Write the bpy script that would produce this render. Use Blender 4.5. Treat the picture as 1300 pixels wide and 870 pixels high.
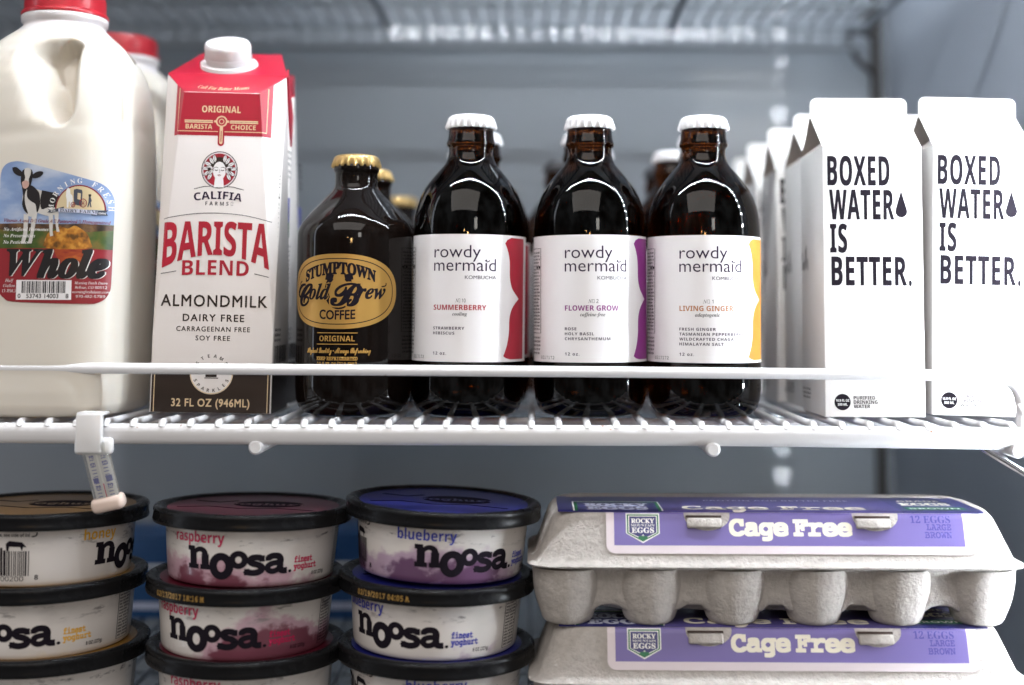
import bpy, bmesh, math, random, os
from mathutils import Vector, Matrix, noise as mnoise

random.seed(11)
for _o in list(bpy.data.objects):
    bpy.data.objects.remove(_o, do_unlink=True)
SC = bpy.context.scene
COL = SC.collection
R = math.radians
MM = 0.001

# ------------------------------------------------------------------ camera
F_PX = 1600.0                       # focal length in pixels of a 1300 px wide frame
PITCH = 4.0
cam_d = bpy.data.cameras.new('camera')
cam_d.sensor_fit = 'HORIZONTAL'
cam_d.sensor_width = 36.0
cam_d.lens = F_PX / 1300.0 * 36.0
cam_d.shift_x = -30.0 / 1300.0
cam_d.shift_y = (400.0 - F_PX * math.tan(R(PITCH)) - 435.0) / 1300.0
cam_d.clip_start = 0.05
cam_d.clip_end = 60.0
cam_d.dof.use_dof = True
cam_d.dof.focus_distance = 0.765
cam_d.dof.aperture_fstop = 2.25
cam_d.dof.aperture_blades = 0
cam = bpy.data.objects.new('camera', cam_d)
COL.objects.link(cam)
cam.location = (0.0, -0.75, 0.062)
cam.rotation_euler = (Matrix.Rotation(R(90 + PITCH), 3, 'X') @ Matrix.Rotation(R(0.25), 3, 'Z')).to_euler()
SC.camera = cam

# ------------------------------------------------------------------ world and lamps
SC.view_settings.view_transform = 'Standard'
SC.view_settings.look = 'None'
SC.view_settings.exposure = 0.50
SC.view_settings.gamma = 1.0
world = bpy.data.worlds.new('World')
SC.world = world
world.use_nodes = True
wn = world.node_tree
bg = wn.nodes['Background']
bg.inputs[1].default_value = 0.12
# the dim shop around the camera: warm timber and shadow, with patches of brighter wall
_tc = wn.nodes.new('ShaderNodeTexCoord')
_mp = wn.nodes.new('ShaderNodeMapping'); _mp.inputs['Scale'].default_value = (1.0, 1.0, 1.5)
_nz = wn.nodes.new('ShaderNodeTexNoise'); _nz.inputs['Scale'].default_value = 2.6; _nz.inputs['Detail'].default_value = 5
_cr = wn.nodes.new('ShaderNodeValToRGB')
_cr.color_ramp.elements[0].position = 0.36; _cr.color_ramp.elements[0].color = (0.22, 0.15, 0.11, 1)
_cr.color_ramp.elements[1].position = 0.66; _cr.color_ramp.elements[1].color = (2.0, 2.05, 2.1, 1)
_e = _cr.color_ramp.elements.new(0.5); _e.color = (0.85, 0.82, 0.80, 1)
wn.links.new(_tc.outputs['Generated'], _mp.inputs[0])
wn.links.new(_mp.outputs[0], _nz.inputs['Vector'])
wn.links.new(_nz.outputs['Fac'], _cr.inputs[0])
wn.links.new(_cr.outputs[0], bg.inputs[0])
SC.cycles.max_bounces = 10
SC.cycles.transmission_bounces = 8
SC.cycles.transparent_max_bounces = 8
SC.cycles.use_denoising = True
SC.cycles.sample_clamp_indirect = 4.0


def area(name, loc, target, sx, sy, watts, col, dots=0, spread=180):
    d = bpy.data.lights.new(name, 'AREA')
    d.shape = 'RECTANGLE'
    d.size, d.size_y = sx, sy
    d.energy = watts
    d.color = col
    d.spread = R(spread)
    o = bpy.data.objects.new(name, d)
    COL.objects.link(o)
    o.location = loc
    v = Vector(target) - Vector(loc)
    o.rotation_euler = v.to_track_quat('-Z', 'Y').to_euler()
    if dots:                                   # LED beads along the strip's long side
        d.use_nodes = True
        nt = d.node_tree
        em = nt.nodes['Emission']
        gx = nt.nodes.new('ShaderNodeNewGeometry')
        sp = nt.nodes.new('ShaderNodeSeparateXYZ')
        m1 = nt.nodes.new('ShaderNodeMath'); m1.operation = 'MULTIPLY'; m1.inputs[1].default_value = dots
        m2 = nt.nodes.new('ShaderNodeMath'); m2.operation = 'FRACT'
        m3 = nt.nodes.new('ShaderNodeMath'); m3.operation = 'LESS_THAN'; m3.inputs[1].default_value = 0.20
        m4 = nt.nodes.new('ShaderNodeMath'); m4.operation = 'MULTIPLY_ADD'; m4.inputs[1].default_value = 4.6; m4.inputs[2].default_value = 0.08
        nt.links.new(gx.outputs['Parametric'], sp.inputs[0])
        nt.links.new(sp.outputs['Y' if sy > sx else 'X'], m1.inputs[0])
        nt.links.new(m1.outputs[0], m2.inputs[0])
        nt.links.new(m2.outputs[0], m3.inputs[0])
        nt.links.new(m3.outputs[0], m4.inputs[0])
        nt.links.new(m4.outputs[0], em.inputs['Strength'])
    return o


# the LED strips of the cooler's door frame: right post, top rail and (weaker) left post
area('led_strip_right', (0.345, -0.022, 0.13), (0.04, 0.06, 0.13), 0.014, 0.82, 3.0, (0.86, 0.93, 1.0), dots=21)
area('led_strip_top', (0.04, -0.045, 0.47), (0.04, 0.14, 0.0), 0.60, 0.012, 2.3, (0.88, 0.94, 1.0), dots=22)
area('led_strip_left', (-0.60, -0.06, 0.06), (-0.1, 0.10, 0.06), 0.040, 0.95, 0.35, (0.80, 0.88, 1.0))
# the shop behind the camera: a window and warm pendant lamps
area('shop_window', (0.75, -2.9, 0.75), (0, 0, 0.05), 0.32, 0.50, 4.0, (1.0, 0.97, 0.92))
area('front_fill_light', (-0.5, -2.3, 2.2), (-0.15, 0.0, -0.1), 3.2, 1.9, 42, (1.0, 0.95, 0.91))  # added soft fill from above the camera, brightens tubs and egg cartons
area('pendant_lamp', (-0.10, -2.6, 0.32), (0, 0, 0.1), 0.16, 0.03, 1.2, (1.0, 0.62, 0.25))
area('pendant_lamp', (-0.45, -2.8, 0.42), (0, 0, 0.1), 0.08, 0.05, 0.8, (1.0, 0.62, 0.25))
# added fill, not a fitted lamp: brightens the wall above the upper shelf
area('wall_fill_light', (0.14, 0.36, 0.62), (0.16, 0.50, 0.40), 0.55, 0.05, 1.3, (0.82, 0.91, 1.0))


# ------------------------------------------------------------------ materials
def mat(name, col, rough=0.5, metal=0.0, coat=0.0, var=0.0, vscale=40.0, bump=0.0, bscale=300.0,
        trans=0.0, ior=1.45, sss=0.0, spec=0.5, rvar=0.0, coat_rough=0.05):
    m = bpy.data.materials.new(name)
    m.use_nodes = True
    nt = m.node_tree
    b = nt.nodes['Principled BSDF']
    c4 = (*col, 1)
    b.inputs['Base Color'].default_value = c4
    b.inputs['Roughness'].default_value = rough
    b.inputs['Metallic'].default_value = metal
    b.inputs['Coat Weight'].default_value = coat
    b.inputs['Coat Roughness'].default_value = coat_rough
    b.inputs['Transmission Weight'].default_value = trans
    b.inputs['IOR'].default_value = ior
    b.inputs['Specular IOR Level'].default_value = spec
    if sss:
        b.inputs['Subsurface Weight'].default_value = sss
        b.inputs['Subsurface Radius'].default_value = (0.006, 0.005, 0.004)
        b.inputs['Subsurface Scale'].default_value = 1.0
    if var or bump or rvar:
        tc = nt.nodes.new('ShaderNodeTexCoord')
        if var or rvar:
            n = nt.nodes.new('ShaderNodeTexNoise')
            n.inputs['Scale'].default_value = vscale
            n.inputs['Detail'].default_value = 6
            nt.links.new(tc.outputs['Object'], n.inputs['Vector'])
            if var:
                mx = nt.nodes.new('ShaderNodeMix')
                mx.data_type = 'RGBA'
                mx.inputs['A'].default_value = (*[max(0, c * (1 - var)) for c in col], 1)
                mx.inputs['B'].default_value = (*[min(1, c * (1 + var * 0.6)) for c in col], 1)
                nt.links.new(n.outputs['Fac'], mx.inputs['Factor'])
                nt.links.new(mx.outputs['Result'], b.inputs['Base Color'])
            if rvar:
                mr = nt.nodes.new('ShaderNodeMapRange')
                mr.inputs['From Min'].default_value = 0.3
                mr.inputs['From Max'].default_value = 0.7
                mr.inputs['To Min'].default_value = max(0.02, rough - rvar)
                mr.inputs['To Max'].default_value = rough + rvar
                nt.links.new(n.outputs['Fac'], mr.inputs['Value'])
                nt.links.new(mr.outputs['Result'], b.inputs['Roughness'])
        if bump:
            n2 = nt.nodes.new('ShaderNodeTexNoise')
            n2.inputs['Scale'].default_value = bscale
            n2.inputs['Detail'].default_value = 8
            n2.inputs['Roughness'].default_value = 0.65
            nt.links.new(tc.outputs['Object'], n2.inputs['Vector'])
            bp = nt.nodes.new('ShaderNodeBump')
            bp.inputs['Strength'].default_value = bump
            bp.inputs['Distance'].default_value = 0.002
            nt.links.new(n2.outputs['Fac'], bp.inputs['Height'])
            nt.links.new(bp.outputs['Normal'], b.inputs['Normal'])
    return m


M = {}
M['liner'] = mat('brushed_liner', (0.185, 0.205, 0.232), 0.42, 0.0, coat=0.22, var=0.12, vscale=5, coat_rough=0.015)
M['liner_side'] = mat('side_liner', (0.33, 0.36, 0.41), 0.35, 0.0, coat=0.3, var=0.08, vscale=6, coat_rough=0.2)
M['ceiling'] = mat('white_cooler_ceiling', (0.72, 0.77, 0.82), 0.5, var=0.06, vscale=8)
M['floor'] = mat('cooler_floor', (0.30, 0.35, 0.40), 0.4, var=0.1, vscale=10)
M['white_wire'] = mat('white_coated_wire', (0.83, 0.83, 0.85), 0.30, coat=0.25, var=0.04, vscale=25)
M['grey_wire'] = mat('grey_coated_wire', (0.17, 0.19, 0.215), 0.35, var=0.06)
M['dark_metal'] = mat('dark_metal', (0.03, 0.027, 0.026), 0.5, 0.2, var=0.15)
M['chrome'] = mat('chrome_rod', (0.75, 0.75, 0.78), 0.16, 1.0)
M['milk'] = mat('milky_plastic', (0.74, 0.695, 0.62), 0.30, sss=0.25, var=0.02, vscale=12, bump=0.03, bscale=60, coat=0.15)
M['red_cap'] = mat('red_plastic', (0.40, 0.010, 0.02), 0.35, coat=0.2, var=0.08)
M['white_cap'] = mat('white_plastic', (0.80, 0.78, 0.79), 0.30, sss=0.1, var=0.03)
M['carton'] = mat('coated_carton', (0.78, 0.735, 0.715), 0.38, var=0.025, vscale=15, coat=0.15, coat_rough=0.25)
M['carton_white'] = mat('white_carton', (0.84, 0.83, 0.82), 0.42, var=0.02, vscale=14, bump=0.015, bscale=60)
M['carton_inner'] = mat('raw_carton_fold', (0.62, 0.58, 0.55), 0.7, var=0.06)
M['paper'] = mat('label_paper', (0.86, 0.84, 0.85), 0.40, var=0.02, vscale=30, coat=0.1, coat_rough=0.3)
M['paper_pink'] = mat('pale_label_paper', (0.72, 0.65, 0.68), 0.45, var=0.03)
M['ink'] = mat('dark_ink', (0.014, 0.011, 0.017), 0.75, var=0.1, spec=0.08)
M['ink_purple'] = mat('plum_ink', (0.03, 0.015, 0.05), 0.55, var=0.1, spec=0.25)
M['ink_grey'] = mat('grey_ink', (0.06, 0.055, 0.06), 0.6, var=0.1, spec=0.2)
M['ink_brown'] = mat('brown_black_ink', (0.022, 0.013, 0.010), 0.40, var=0.15)
M['red_print'] = mat('red_print', (0.41, 0.010, 0.032), 0.36, var=0.06, coat=0.15, coat_rough=0.2)
M['red_print_dark'] = mat('deep_red_print', (0.22, 0.008, 0.02), 0.4, var=0.06)
M['cream_print'] = mat('cream_print', (0.72, 0.55, 0.34), 0.45, var=0.05)
M['purple_print'] = mat('purple_print', (0.25, 0.02, 0.22), 0.4, var=0.05)
M['orange_print'] = mat('orange_print', (0.66, 0.25, 0.035), 0.4, var=0.05)
M['orange_ink'] = mat('copper_ink', (0.50, 0.20, 0.08), 0.4, var=0.05)
M['dark_crown'] = mat('dark_crown_cap', (0.05, 0.05, 0.055), 0.4)
M['gold'] = mat('gold_foil', (0.52, 0.30, 0.075), 0.38, 0.35, var=0.12, vscale=60)
M['gold_cap'] = mat('gold_cap', (0.66, 0.46, 0.19), 0.34, 0.7, var=0.15, vscale=80)
M['white_crown'] = mat('white_crown_cap', (0.82, 0.82, 0.84), 0.28, coat=0.4, var=0.03)
M['glass_amber'] = mat('amber_glass', (0.085, 0.023, 0.005), 0.02, trans=1.0, ior=1.34)
M['glass_black'] = mat('dark_amber_glass', (0.008, 0.005, 0.004), 0.025, trans=0.3, ior=1.36, spec=0.4)
M['black_lid'] = mat('black_lid_plastic', (0.010, 0.010, 0.011), 0.27, var=0.2, rvar=0.08, vscale=70, bump=0.03, bscale=500, spec=0.14)
M['gold_disc'] = mat('ochre_lid_film', (0.24, 0.12, 0.018), 0.35, var=0.15)
M['maroon_disc'] = mat('maroon_lid_film', (0.09, 0.006, 0.018), 0.35, var=0.15)
M['blue_disc'] = mat('blue_lid_film', (0.012, 0.015, 0.16), 0.35, var=0.15)
M['yellow_ink'] = mat('yellow_ink', (0.78, 0.42, 0.03), 0.4)
M['raspberry_ink'] = mat('raspberry_ink', (0.55, 0.012, 0.09), 0.4)
M['blue_ink'] = mat('blue_ink', (0.035, 0.05, 0.42), 0.4)
M['pulp'] = mat('moulded_pulp', (0.51, 0.475, 0.445), 0.92, var=0.26, vscale=260, bump=0.85, bscale=300, spec=0.2)
M['egg_purple'] = mat('violet_label_print', (0.17, 0.135, 0.37), 0.42, var=0.05, coat=0.1, coat_rough=0.3)
M['egg_navy'] = mat('navy_label_print', (0.035, 0.035, 0.16), 0.30, var=0.06, coat=0.3, coat_rough=0.2)
M['egg_top_violet'] = mat('dimmed_violet_label_print', (0.085, 0.07, 0.24), 0.32, var=0.05, coat=0.2)  # label violet darkened: the top's dimmer light is put into the colour
M['egg_text_blue'] = mat('slate_blue_ink', (0.06, 0.055, 0.26), 0.42)
M['egg_margin'] = mat('pale_label_margin', (0.70, 0.62, 0.65), 0.45, var=0.03)
M['egg_cream'] = mat('cream_lettering', (0.84, 0.79, 0.66), 0.45)
M['white_ink'] = mat('white_ink', (0.82, 0.82, 0.80), 0.45)
M['green_ink'] = mat('green_ink', (0.02, 0.16, 0.07), 0.45)
M['clear_plastic'] = mat('clear_plastic', (0.88, 0.88, 0.86), 0.08, trans=0.85, ior=1.3)
M['frosted_clip'] = mat('frosted_clip', (0.80, 0.79, 0.79), 0.4, sss=0.2)
M['scale_blue'] = mat('scale_blue', (0.02, 0.03, 0.30), 0.4)
M['scale_card'] = mat('scale_card', (0.66, 0.66, 0.66), 0.4, var=0.05)
M['pinkish_clip'] = mat('blush_clip', (0.80, 0.64, 0.56), 0.4, var=0.05)
M['brown_box'] = mat('dark_carton', (0.035, 0.018, 0.012), 0.6, var=0.2)
M['blue_box'] = mat('deep_blue_carton', (0.010, 0.065, 0.19), 0.5, var=0.2, vscale=20)
M['cow_black'] = mat('cow_black_print', (0.012, 0.010, 0.012), 0.4)
M['cow_white'] = mat('cow_white_print', (0.62, 0.60, 0.57), 0.4, var=0.12, vscale=200)
M['cow_pink'] = mat('cow_muzzle_print', (0.55, 0.34, 0.29), 0.4)
M['label_red'] = mat('label_red_print', (0.28, 0.022, 0.03), 0.36, var=0.12, vscale=40)
M['banner'] = mat('banner_print', (0.55, 0.58, 0.72), 0.4)
M['sand'] = mat('sand_print', (0.66, 0.54, 0.33), 0.4)
M['slate'] = mat('slate_print', (0.05, 0.06, 0.09), 0.4)


def specks(m, col, thr, scale):
    """small chips in the coating"""
    nt = m.node_tree
    b = nt.nodes['Principled BSDF']
    tc = nt.nodes.new('ShaderNodeTexCoord')
    n = nt.nodes.new('ShaderNodeTexNoise')
    n.inputs['Scale'].default_value = scale
    n.inputs['Detail'].default_value = 2
    gt = nt.nodes.new('ShaderNodeMapRange')
    gt.inputs['From Min'].default_value = thr
    gt.inputs['From Max'].default_value = thr + 0.03
    mx = nt.nodes.new('ShaderNodeMix')
    mx.data_type = 'RGBA'
    src = b.inputs['Base Color'].links[0].from_socket
    nt.links.new(tc.outputs['Object'], n.inputs['Vector'])
    nt.links.new(n.outputs['Fac'], gt.inputs['Value'])
    nt.links.new(gt.outputs['Result'], mx.inputs['Factor'])
    nt.links.new(src, mx.inputs['A'])
    mx.inputs['B'].default_value = (*col, 1)
    nt.links.new(mx.outputs['Result'], b.inputs['Base Color'])


def headspace(m, z0, col):
    """empty, thinner looking plastic above the milk's level"""
    nt = m.node_tree
    b = nt.nodes['Principled BSDF']
    tc = nt.nodes.new('ShaderNodeTexCoord')
    sp = nt.nodes.new('ShaderNodeSeparateXYZ')
    mr = nt.nodes.new('ShaderNodeMapRange')
    mr.inputs['From Min'].default_value = z0
    mr.inputs['From Max'].default_value = z0 + 0.006
    mx = nt.nodes.new('ShaderNodeMix')
    mx.data_type = 'RGBA'
    src = b.inputs['Base Color'].links[0].from_socket
    nt.links.new(tc.outputs['Object'], sp.inputs[0])
    nt.links.new(sp.outputs['Z'], mr.inputs['Value'])
    nt.links.new(mr.outputs['Result'], mx.inputs['Factor'])
    nt.links.new(src, mx.inputs['A'])
    mx.inputs['B'].default_value = (*col, 1)
    nt.links.new(mx.outputs['Result'], b.inputs['Base Color'])


headspace(M['milk'], 0.235, (0.66, 0.62, 0.62))
specks(M['white_wire'], (0.30, 0.14, 0.06), 0.745, 140)


def ramp_mat(name, stops, scale, detail=6, rough=0.38, vec_scale=(1, 1, 1), dist=0.0):
    m = mat(name, (0.5, 0.5, 0.5), rough)
    nt = m.node_tree
    b = nt.nodes['Principled BSDF']
    tc = nt.nodes.new('ShaderNodeTexCoord')
    mp = nt.nodes.new('ShaderNodeMapping')
    mp.inputs['Scale'].default_value = vec_scale
    n = nt.nodes.new('ShaderNodeTexNoise')
    n.inputs['Scale'].default_value = scale
    n.inputs['Detail'].default_value = detail
    n.inputs['Distortion'].default_value = dist
    cr = nt.nodes.new('ShaderNodeValToRGB')
    els = cr.color_ramp.elements
    while len(els) < len(stops):
        els.new(0.5)
    for e, (p, c) in zip(els, stops):
        e.position = p
        e.color = (*c, 1)
    nt.links.new(tc.outputs['Object'], mp.inputs['Vector'])
    nt.links.new(mp.outputs[0], n.inputs['Vector'])
    nt.links.new(n.outputs['Fac'], cr.inputs[0])
    nt.links.new(cr.outputs[0], b.inputs['Base Color'])
    return m


# printed photographs on the milk label: clouded sky, autumn field and its bright bushes
M['label_sky'] = ramp_mat('printed_sky', [(0.30, (0.12, 0.19, 0.42)), (0.48, (0.24, 0.34, 0.56)), (0.62, (0.55, 0.60, 0.70)), (0.75, (0.70, 0.70, 0.74))], 18, vec_scale=(1, 1, 1.8))
M['label_grass'] = ramp_mat('printed_grass', [(0.3, (0.02, 0.05, 0.01)), (0.5, (0.06, 0.10, 0.02)), (0.68, (0.16, 0.12, 0.03)), (0.8, (0.10, 0.05, 0.02))], 110)
M['label_autumn'] = ramp_mat('printed_autumn_bush', [(0.35, (0.12, 0.05, 0.01)), (0.5, (0.45, 0.17, 0.02)), (0.6, (0.62, 0.30, 0.05)), (0.72, (0.35, 0.10, 0.02))], 190)
M['label_treeline'] = ramp_mat('printed_treeline', [(0.35, (0.03, 0.02, 0.015)), (0.55, (0.12, 0.06, 0.03)), (0.7, (0.2, 0.12, 0.05))], 150)
M['label_redfire'] = ramp_mat('printed_red_reflection', [(0.35, (0.24, 0.02, 0.02)), (0.55, (0.40, 0.07, 0.02)), (0.72, (0.55, 0.16, 0.03))], 120, vec_scale=(1, 1, 3))


def yoghurt_mat(name, fruit, fruit_dark, amount, face=0.0, side=0.0):
    """milky tub wall with fruit seen through it: darker fruit settled low, thin smears near the rim"""
    m = mat(name, (0.8, 0.77, 0.74), 0.28, coat=0.5, sss=0.0, coat_rough=0.08)
    nt = m.node_tree
    b = nt.nodes['Principled BSDF']
    L = nt.links.new
    tc = nt.nodes.new('ShaderNodeTexCoord')
    oi = nt.nodes.new('ShaderNodeObjectInfo')
    add = nt.nodes.new('ShaderNodeVectorMath'); add.operation = 'ADD'
    comb = nt.nodes.new('ShaderNodeCombineXYZ')
    mul = nt.nodes.new('ShaderNodeMath'); mul.operation = 'MULTIPLY'; mul.inputs[1].default_value = 9.0
    L(oi.outputs['Random'], mul.inputs[0]); L(mul.outputs[0], comb.inputs[0]); L(mul.outputs[0], comb.inputs[1])
    L(tc.outputs['Object'], add.inputs[0]); L(comb.outputs[0], add.inputs[1])

    def noise_node(scale, detail, sz=1.0, rough=0.6):
        mp = nt.nodes.new('ShaderNodeMapping'); mp.inputs['Scale'].default_value = (1, 1, sz)
        n = nt.nodes.new('ShaderNodeTexNoise'); n.inputs['Scale'].default_value = scale
        n.inputs['Detail'].default_value = detail; n.inputs['Roughness'].default_value = rough
        L(add.outputs[0], mp.inputs[0]); L(mp.outputs[0], n.inputs['Vector'])
        return n.outputs['Fac']

    def math_node(op, a, b_):
        n = nt.nodes.new('ShaderNodeMath'); n.operation = op
        for k, v in enumerate((a, b_)):
            if isinstance(v, (int, float)): n.inputs[k].default_value = v
            else: L(v, n.inputs[k])
        return n.outputs[0]

    def rng(v, a, b_, c=0.0, d=1.0):
        n = nt.nodes.new('ShaderNodeMapRange'); n.interpolation_type = 'SMOOTHSTEP'
        n.inputs['From Min'].default_value = a; n.inputs['From Max'].default_value = b_
        n.inputs['To Min'].default_value = c; n.inputs['To Max'].default_value = d
        L(v, n.inputs['Value'])
        return n.outputs['Result']
    sep = nt.nodes.new('ShaderNodeSeparateXYZ'); L(tc.outputs['Object'], sep.inputs[0])
    low = rng(sep.outputs['Z'], 0.002, 0.036, 1.0, 0.0)
    big = noise_node(17, 4, 0.8)
    fine = noise_node(150, 5, 1.5)
    s1 = math_node('ADD', math_node('MULTIPLY', low, 0.42), math_node('MULTIPLY', big, 0.9))
    s1 = math_node('ADD', s1, math_node('MULTIPLY', fine, 0.22))
    if side:                                               # fruit gathered towards one side of the tub
        s1 = math_node('ADD', s1, math_node('MULTIPLY', sep.outputs['X'], side * math.sin(R(face)) / 0.05))
        s1 = math_node('ADD', s1, math_node('MULTIPLY', sep.outputs['Y'], -side * math.cos(R(face)) / 0.05))
    pale = rng(s1, 1.00 - amount, 1.12 - amount)
    dark = rng(s1, 1.14 - amount, 1.22 - amount)
    smear_n = noise_node(55, 5, 3.2, 0.7)
    band = math_node('MULTIPLY', rng(sep.outputs['Z'], 0.020, 0.030), rng(sep.outputs['Z'], 0.031, 0.037, 1.0, 0.0))
    smear = math_node('MULTIPLY', rng(smear_n, 0.55, 0.66), band)

    def mix(f, a, c):
        n = nt.nodes.new('ShaderNodeMix'); n.data_type = 'RGBA'
        L(f, n.inputs['Factor'])
        if isinstance(a, tuple): n.inputs['A'].default_value = (*a, 1)
        else: L(a, n.inputs['A'])
        n.inputs['B'].default_value = (*c, 1)
        return n.outputs['Result']
    c = mix(pale, (0.76, 0.72, 0.69), fruit)
    c = mix(dark, c, fruit_dark)
    haze_n = noise_node(24, 3, 2.2)
    top = math_node('MULTIPLY', rng(sep.outputs['Z'], 0.018, 0.030), rng(haze_n, 0.46, 0.62))
    c = mix(math_node('MULTIPLY', top, 0.45), c, (0.50, 0.47, 0.47))
    c = mix(smear, c, (0.22, 0.20, 0.20))
    L(c, b.inputs['Base Color'])
    return m


FRUIT = {'honey': ((0.76, 0.70, 0.58), (0.70, 0.58, 0.38)), 'raspberry': ((0.56, 0.36, 0.43), (0.20, 0.06, 0.09)),
         'blueberry': ((0.48, 0.35, 0.47), (0.15, 0.07, 0.15))}


# ------------------------------------------------------------------ scene helpers
def link(o, parent=None):
    COL.objects.link(o)
    if parent is not None:
        o.parent = parent
    return o


def thing(name, label, cat, loc, rot=(0, 0, 0), group=None):
    o = link(bpy.data.objects.new(name, None))
    o.empty_display_size = 0.02
    o.location = loc
    o.rotation_euler = rot
    o['label'] = label
    o['category'] = cat
    if group:
        o['group'] = group
    return o


def obj(name, bm, mats, parent=None, smooth=True, angle=40, scale=MM):
    """link a bmesh drawn in millimetres as one mesh object"""
    if scale != 1:
        bmesh.ops.scale(bm, vec=(scale,) * 3, verts=bm.verts)
    me = bpy.data.meshes.new(name)
    bm.to_mesh(me)
    bm.free()
    for m in (mats if isinstance(mats, (list, tuple)) else [mats]):
        me.materials.append(m)
    if smooth:
        me.polygons.foreach_set('use_smooth', [True] * len(me.polygons))
        if angle:
            me.set_sharp_from_angle(angle=R(angle))
    me.update()
    return link(bpy.data.objects.new(name, me), parent)


def structure(name, bm, m, smooth=False):
    o = obj(name, bm, m, None, smooth)
    o['kind'] = 'structure'
    return o


def dup(root, loc, rot=None, label=None):
    r = root.copy()
    COL.objects.link(r)
    r.location = loc
    if rot is not None:
        r.rotation_euler = rot
    if label:
        r['label'] = label
    for ch in list(root.children):
        c = ch.copy()
        COL.objects.link(c)
        c.parent = r
        for g in list(ch.children):
            d = g.copy()
            COL.objects.link(d)
            d.parent = c
    return r


def add_box(bm, x0, y0, z0, x1, y1, z1, mi=0, bevel=0.0, seg=2):
    vs = [bm.verts.new(p) for p in ((x0, y0, z0), (x1, y0, z0), (x1, y1, z0), (x0, y1, z0),
                                    (x0, y0, z1), (x1, y0, z1), (x1, y1, z1), (x0, y1, z1))]
    fs = []
    for q in ((3, 2, 1, 0), (4, 5, 6, 7), (0, 1, 5, 4), (1, 2, 6, 5), (2, 3, 7, 6), (3, 0, 4, 7)):
        f = bm.faces.new([vs[i] for i in q])
        f.material_index = mi
        fs.append(f)
    if bevel:
        es = list({e for f in fs for e in f.edges})
        bmesh.ops.bevel(bm, geom=es, offset=bevel, segments=seg, affect='EDGES', profile=0.5)


def add_lathe(bm, prof, seg=64, mi=0, rmod=None, center=(0, 0)):
    """surface of revolution about z; prof = [(r, z)...] bottom to top"""
    rings = []
    for r, z in prof:
        if r <= 1e-6:
            rings.append([bm.verts.new((center[0], center[1], z))])
        else:
            ring = []
            for k in range(seg):
                a = 2 * math.pi * k / seg
                rr = rmod(r, z, a) if rmod else r
                ring.append(bm.verts.new((center[0] + rr * math.cos(a), center[1] + rr * math.sin(a), z)))
            rings.append(ring)
    for a, b in zip(rings, rings[1:]):
        for k in range(seg):
            j = (k + 1) % seg
            if len(a) == 1 and len(b) == 1:
                continue
            if len(a) == 1:
                f = bm.faces.new((a[0], b[j], b[k]))
            elif len(b) == 1:
                f = bm.faces.new((a[k], a[j], b[0]))
            else:
                f = bm.faces.new((a[k], a[j], b[j], b[k]))
            f.material_index = mi


def add_tube(bm, pts, r, seg=10, mi=0, caps=True):
    pts = [Vector(p) for p in pts]
    rings = []
    up = Vector((0, 0, 1))
    for i, p in enumerate(pts):
        t = (pts[min(i + 1, len(pts) - 1)] - pts[max(i - 1, 0)]).normalized()
        s = t.cross(up)
        if s.length < 1e-3:
            s = t.cross(Vector((0, 1, 0)))
        s.normalize()
        u = s.cross(t).normalized()
        rr = r[i] if isinstance(r, (list, tuple)) else r
        rings.append([bm.verts.new(p + s * rr * math.cos(2 * math.pi * k / seg) + u * rr * math.sin(2 * math.pi * k / seg)) for k in range(seg)])
    for a, b in zip(rings, rings[1:]):
        for k in range(seg):
            f = bm.faces.new((a[k], b[k], b[(k + 1) % seg], a[(k + 1) % seg]))
            f.material_index = mi
    if caps:
        bm.faces.new(rings[0]).material_index = mi
        bm.faces.new(list(reversed(rings[-1]))).material_index = mi


def smooth_path(pts, n=6):
    """Catmull-Rom through the points"""
    pts = [Vector(p) for p in pts]
    out = []
    for i in range(len(pts) - 1):
        p0, p1, p2, p3 = pts[max(i - 1, 0)], pts[i], pts[i + 1], pts[min(i + 2, len(pts) - 1)]
        for k in range(n):
            t = k / n
            out.append(0.5 * ((2 * p1) + (p2 - p0) * t + (2 * p0 - 5 * p1 + 4 * p2 - p3) * t * t + (3 * p1 - p0 - 3 * p2 + p3) * t ** 3))
    out.append(pts[-1])
    return out


def smooth2(pts, n=6):
    return [(v.x, v.y) for v in smooth_path([(a, b, 0) for a, b in pts], n)]


# ------------------------------------------------------------------ printing: lettering and marks in mm on a label
_FDIR = os.path.join(bpy.utils.resource_path('LOCAL'), 'datafiles', 'fonts')      # Blender's own bundled fonts
_MATH = None
try:
    _p = os.path.join(_FDIR, 'NotoSansMath-Regular.woff2')
    if os.path.exists(_p):
        _MATH = bpy.data.fonts.load(_p)
except Exception:
    _MATH = None
STYLES = {'sans': None, 'serifb': (0x1D400, 0x1D41A, 0x1D7CE), 'serifbi': (0x1D468, 0x1D482, 0x1D7CE),
          'serifi': (0x1D434, 0x1D44E, None), 'script': (0x1D4D0, 0x1D4EA, None),
          'sansb': (0x1D5D4, 0x1D5EE, 0x1D7EC), 'mono': (0x1D670, 0x1D68A, 0x1D7F6), 'math': (0x41, 0x61, 0x30)}


def _conv(s, style):
    st = STYLES[style]
    if st is None or _MATH is None:
        return s
    o = []
    for c in s:
        if 'A' <= c <= 'Z':
            o.append(chr(st[0] + ord(c) - 65))
        elif 'a' <= c <= 'z':
            o.append('\u210e' if (style == 'serifi' and c == 'h') else chr(st[1] + ord(c) - 97))
        elif c.isdigit() and st[2]:
            o.append(chr(st[2] + ord(c) - 48))
        else:
            o.append(c)
    return ''.join(o)


_TCACHE = {}


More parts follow.
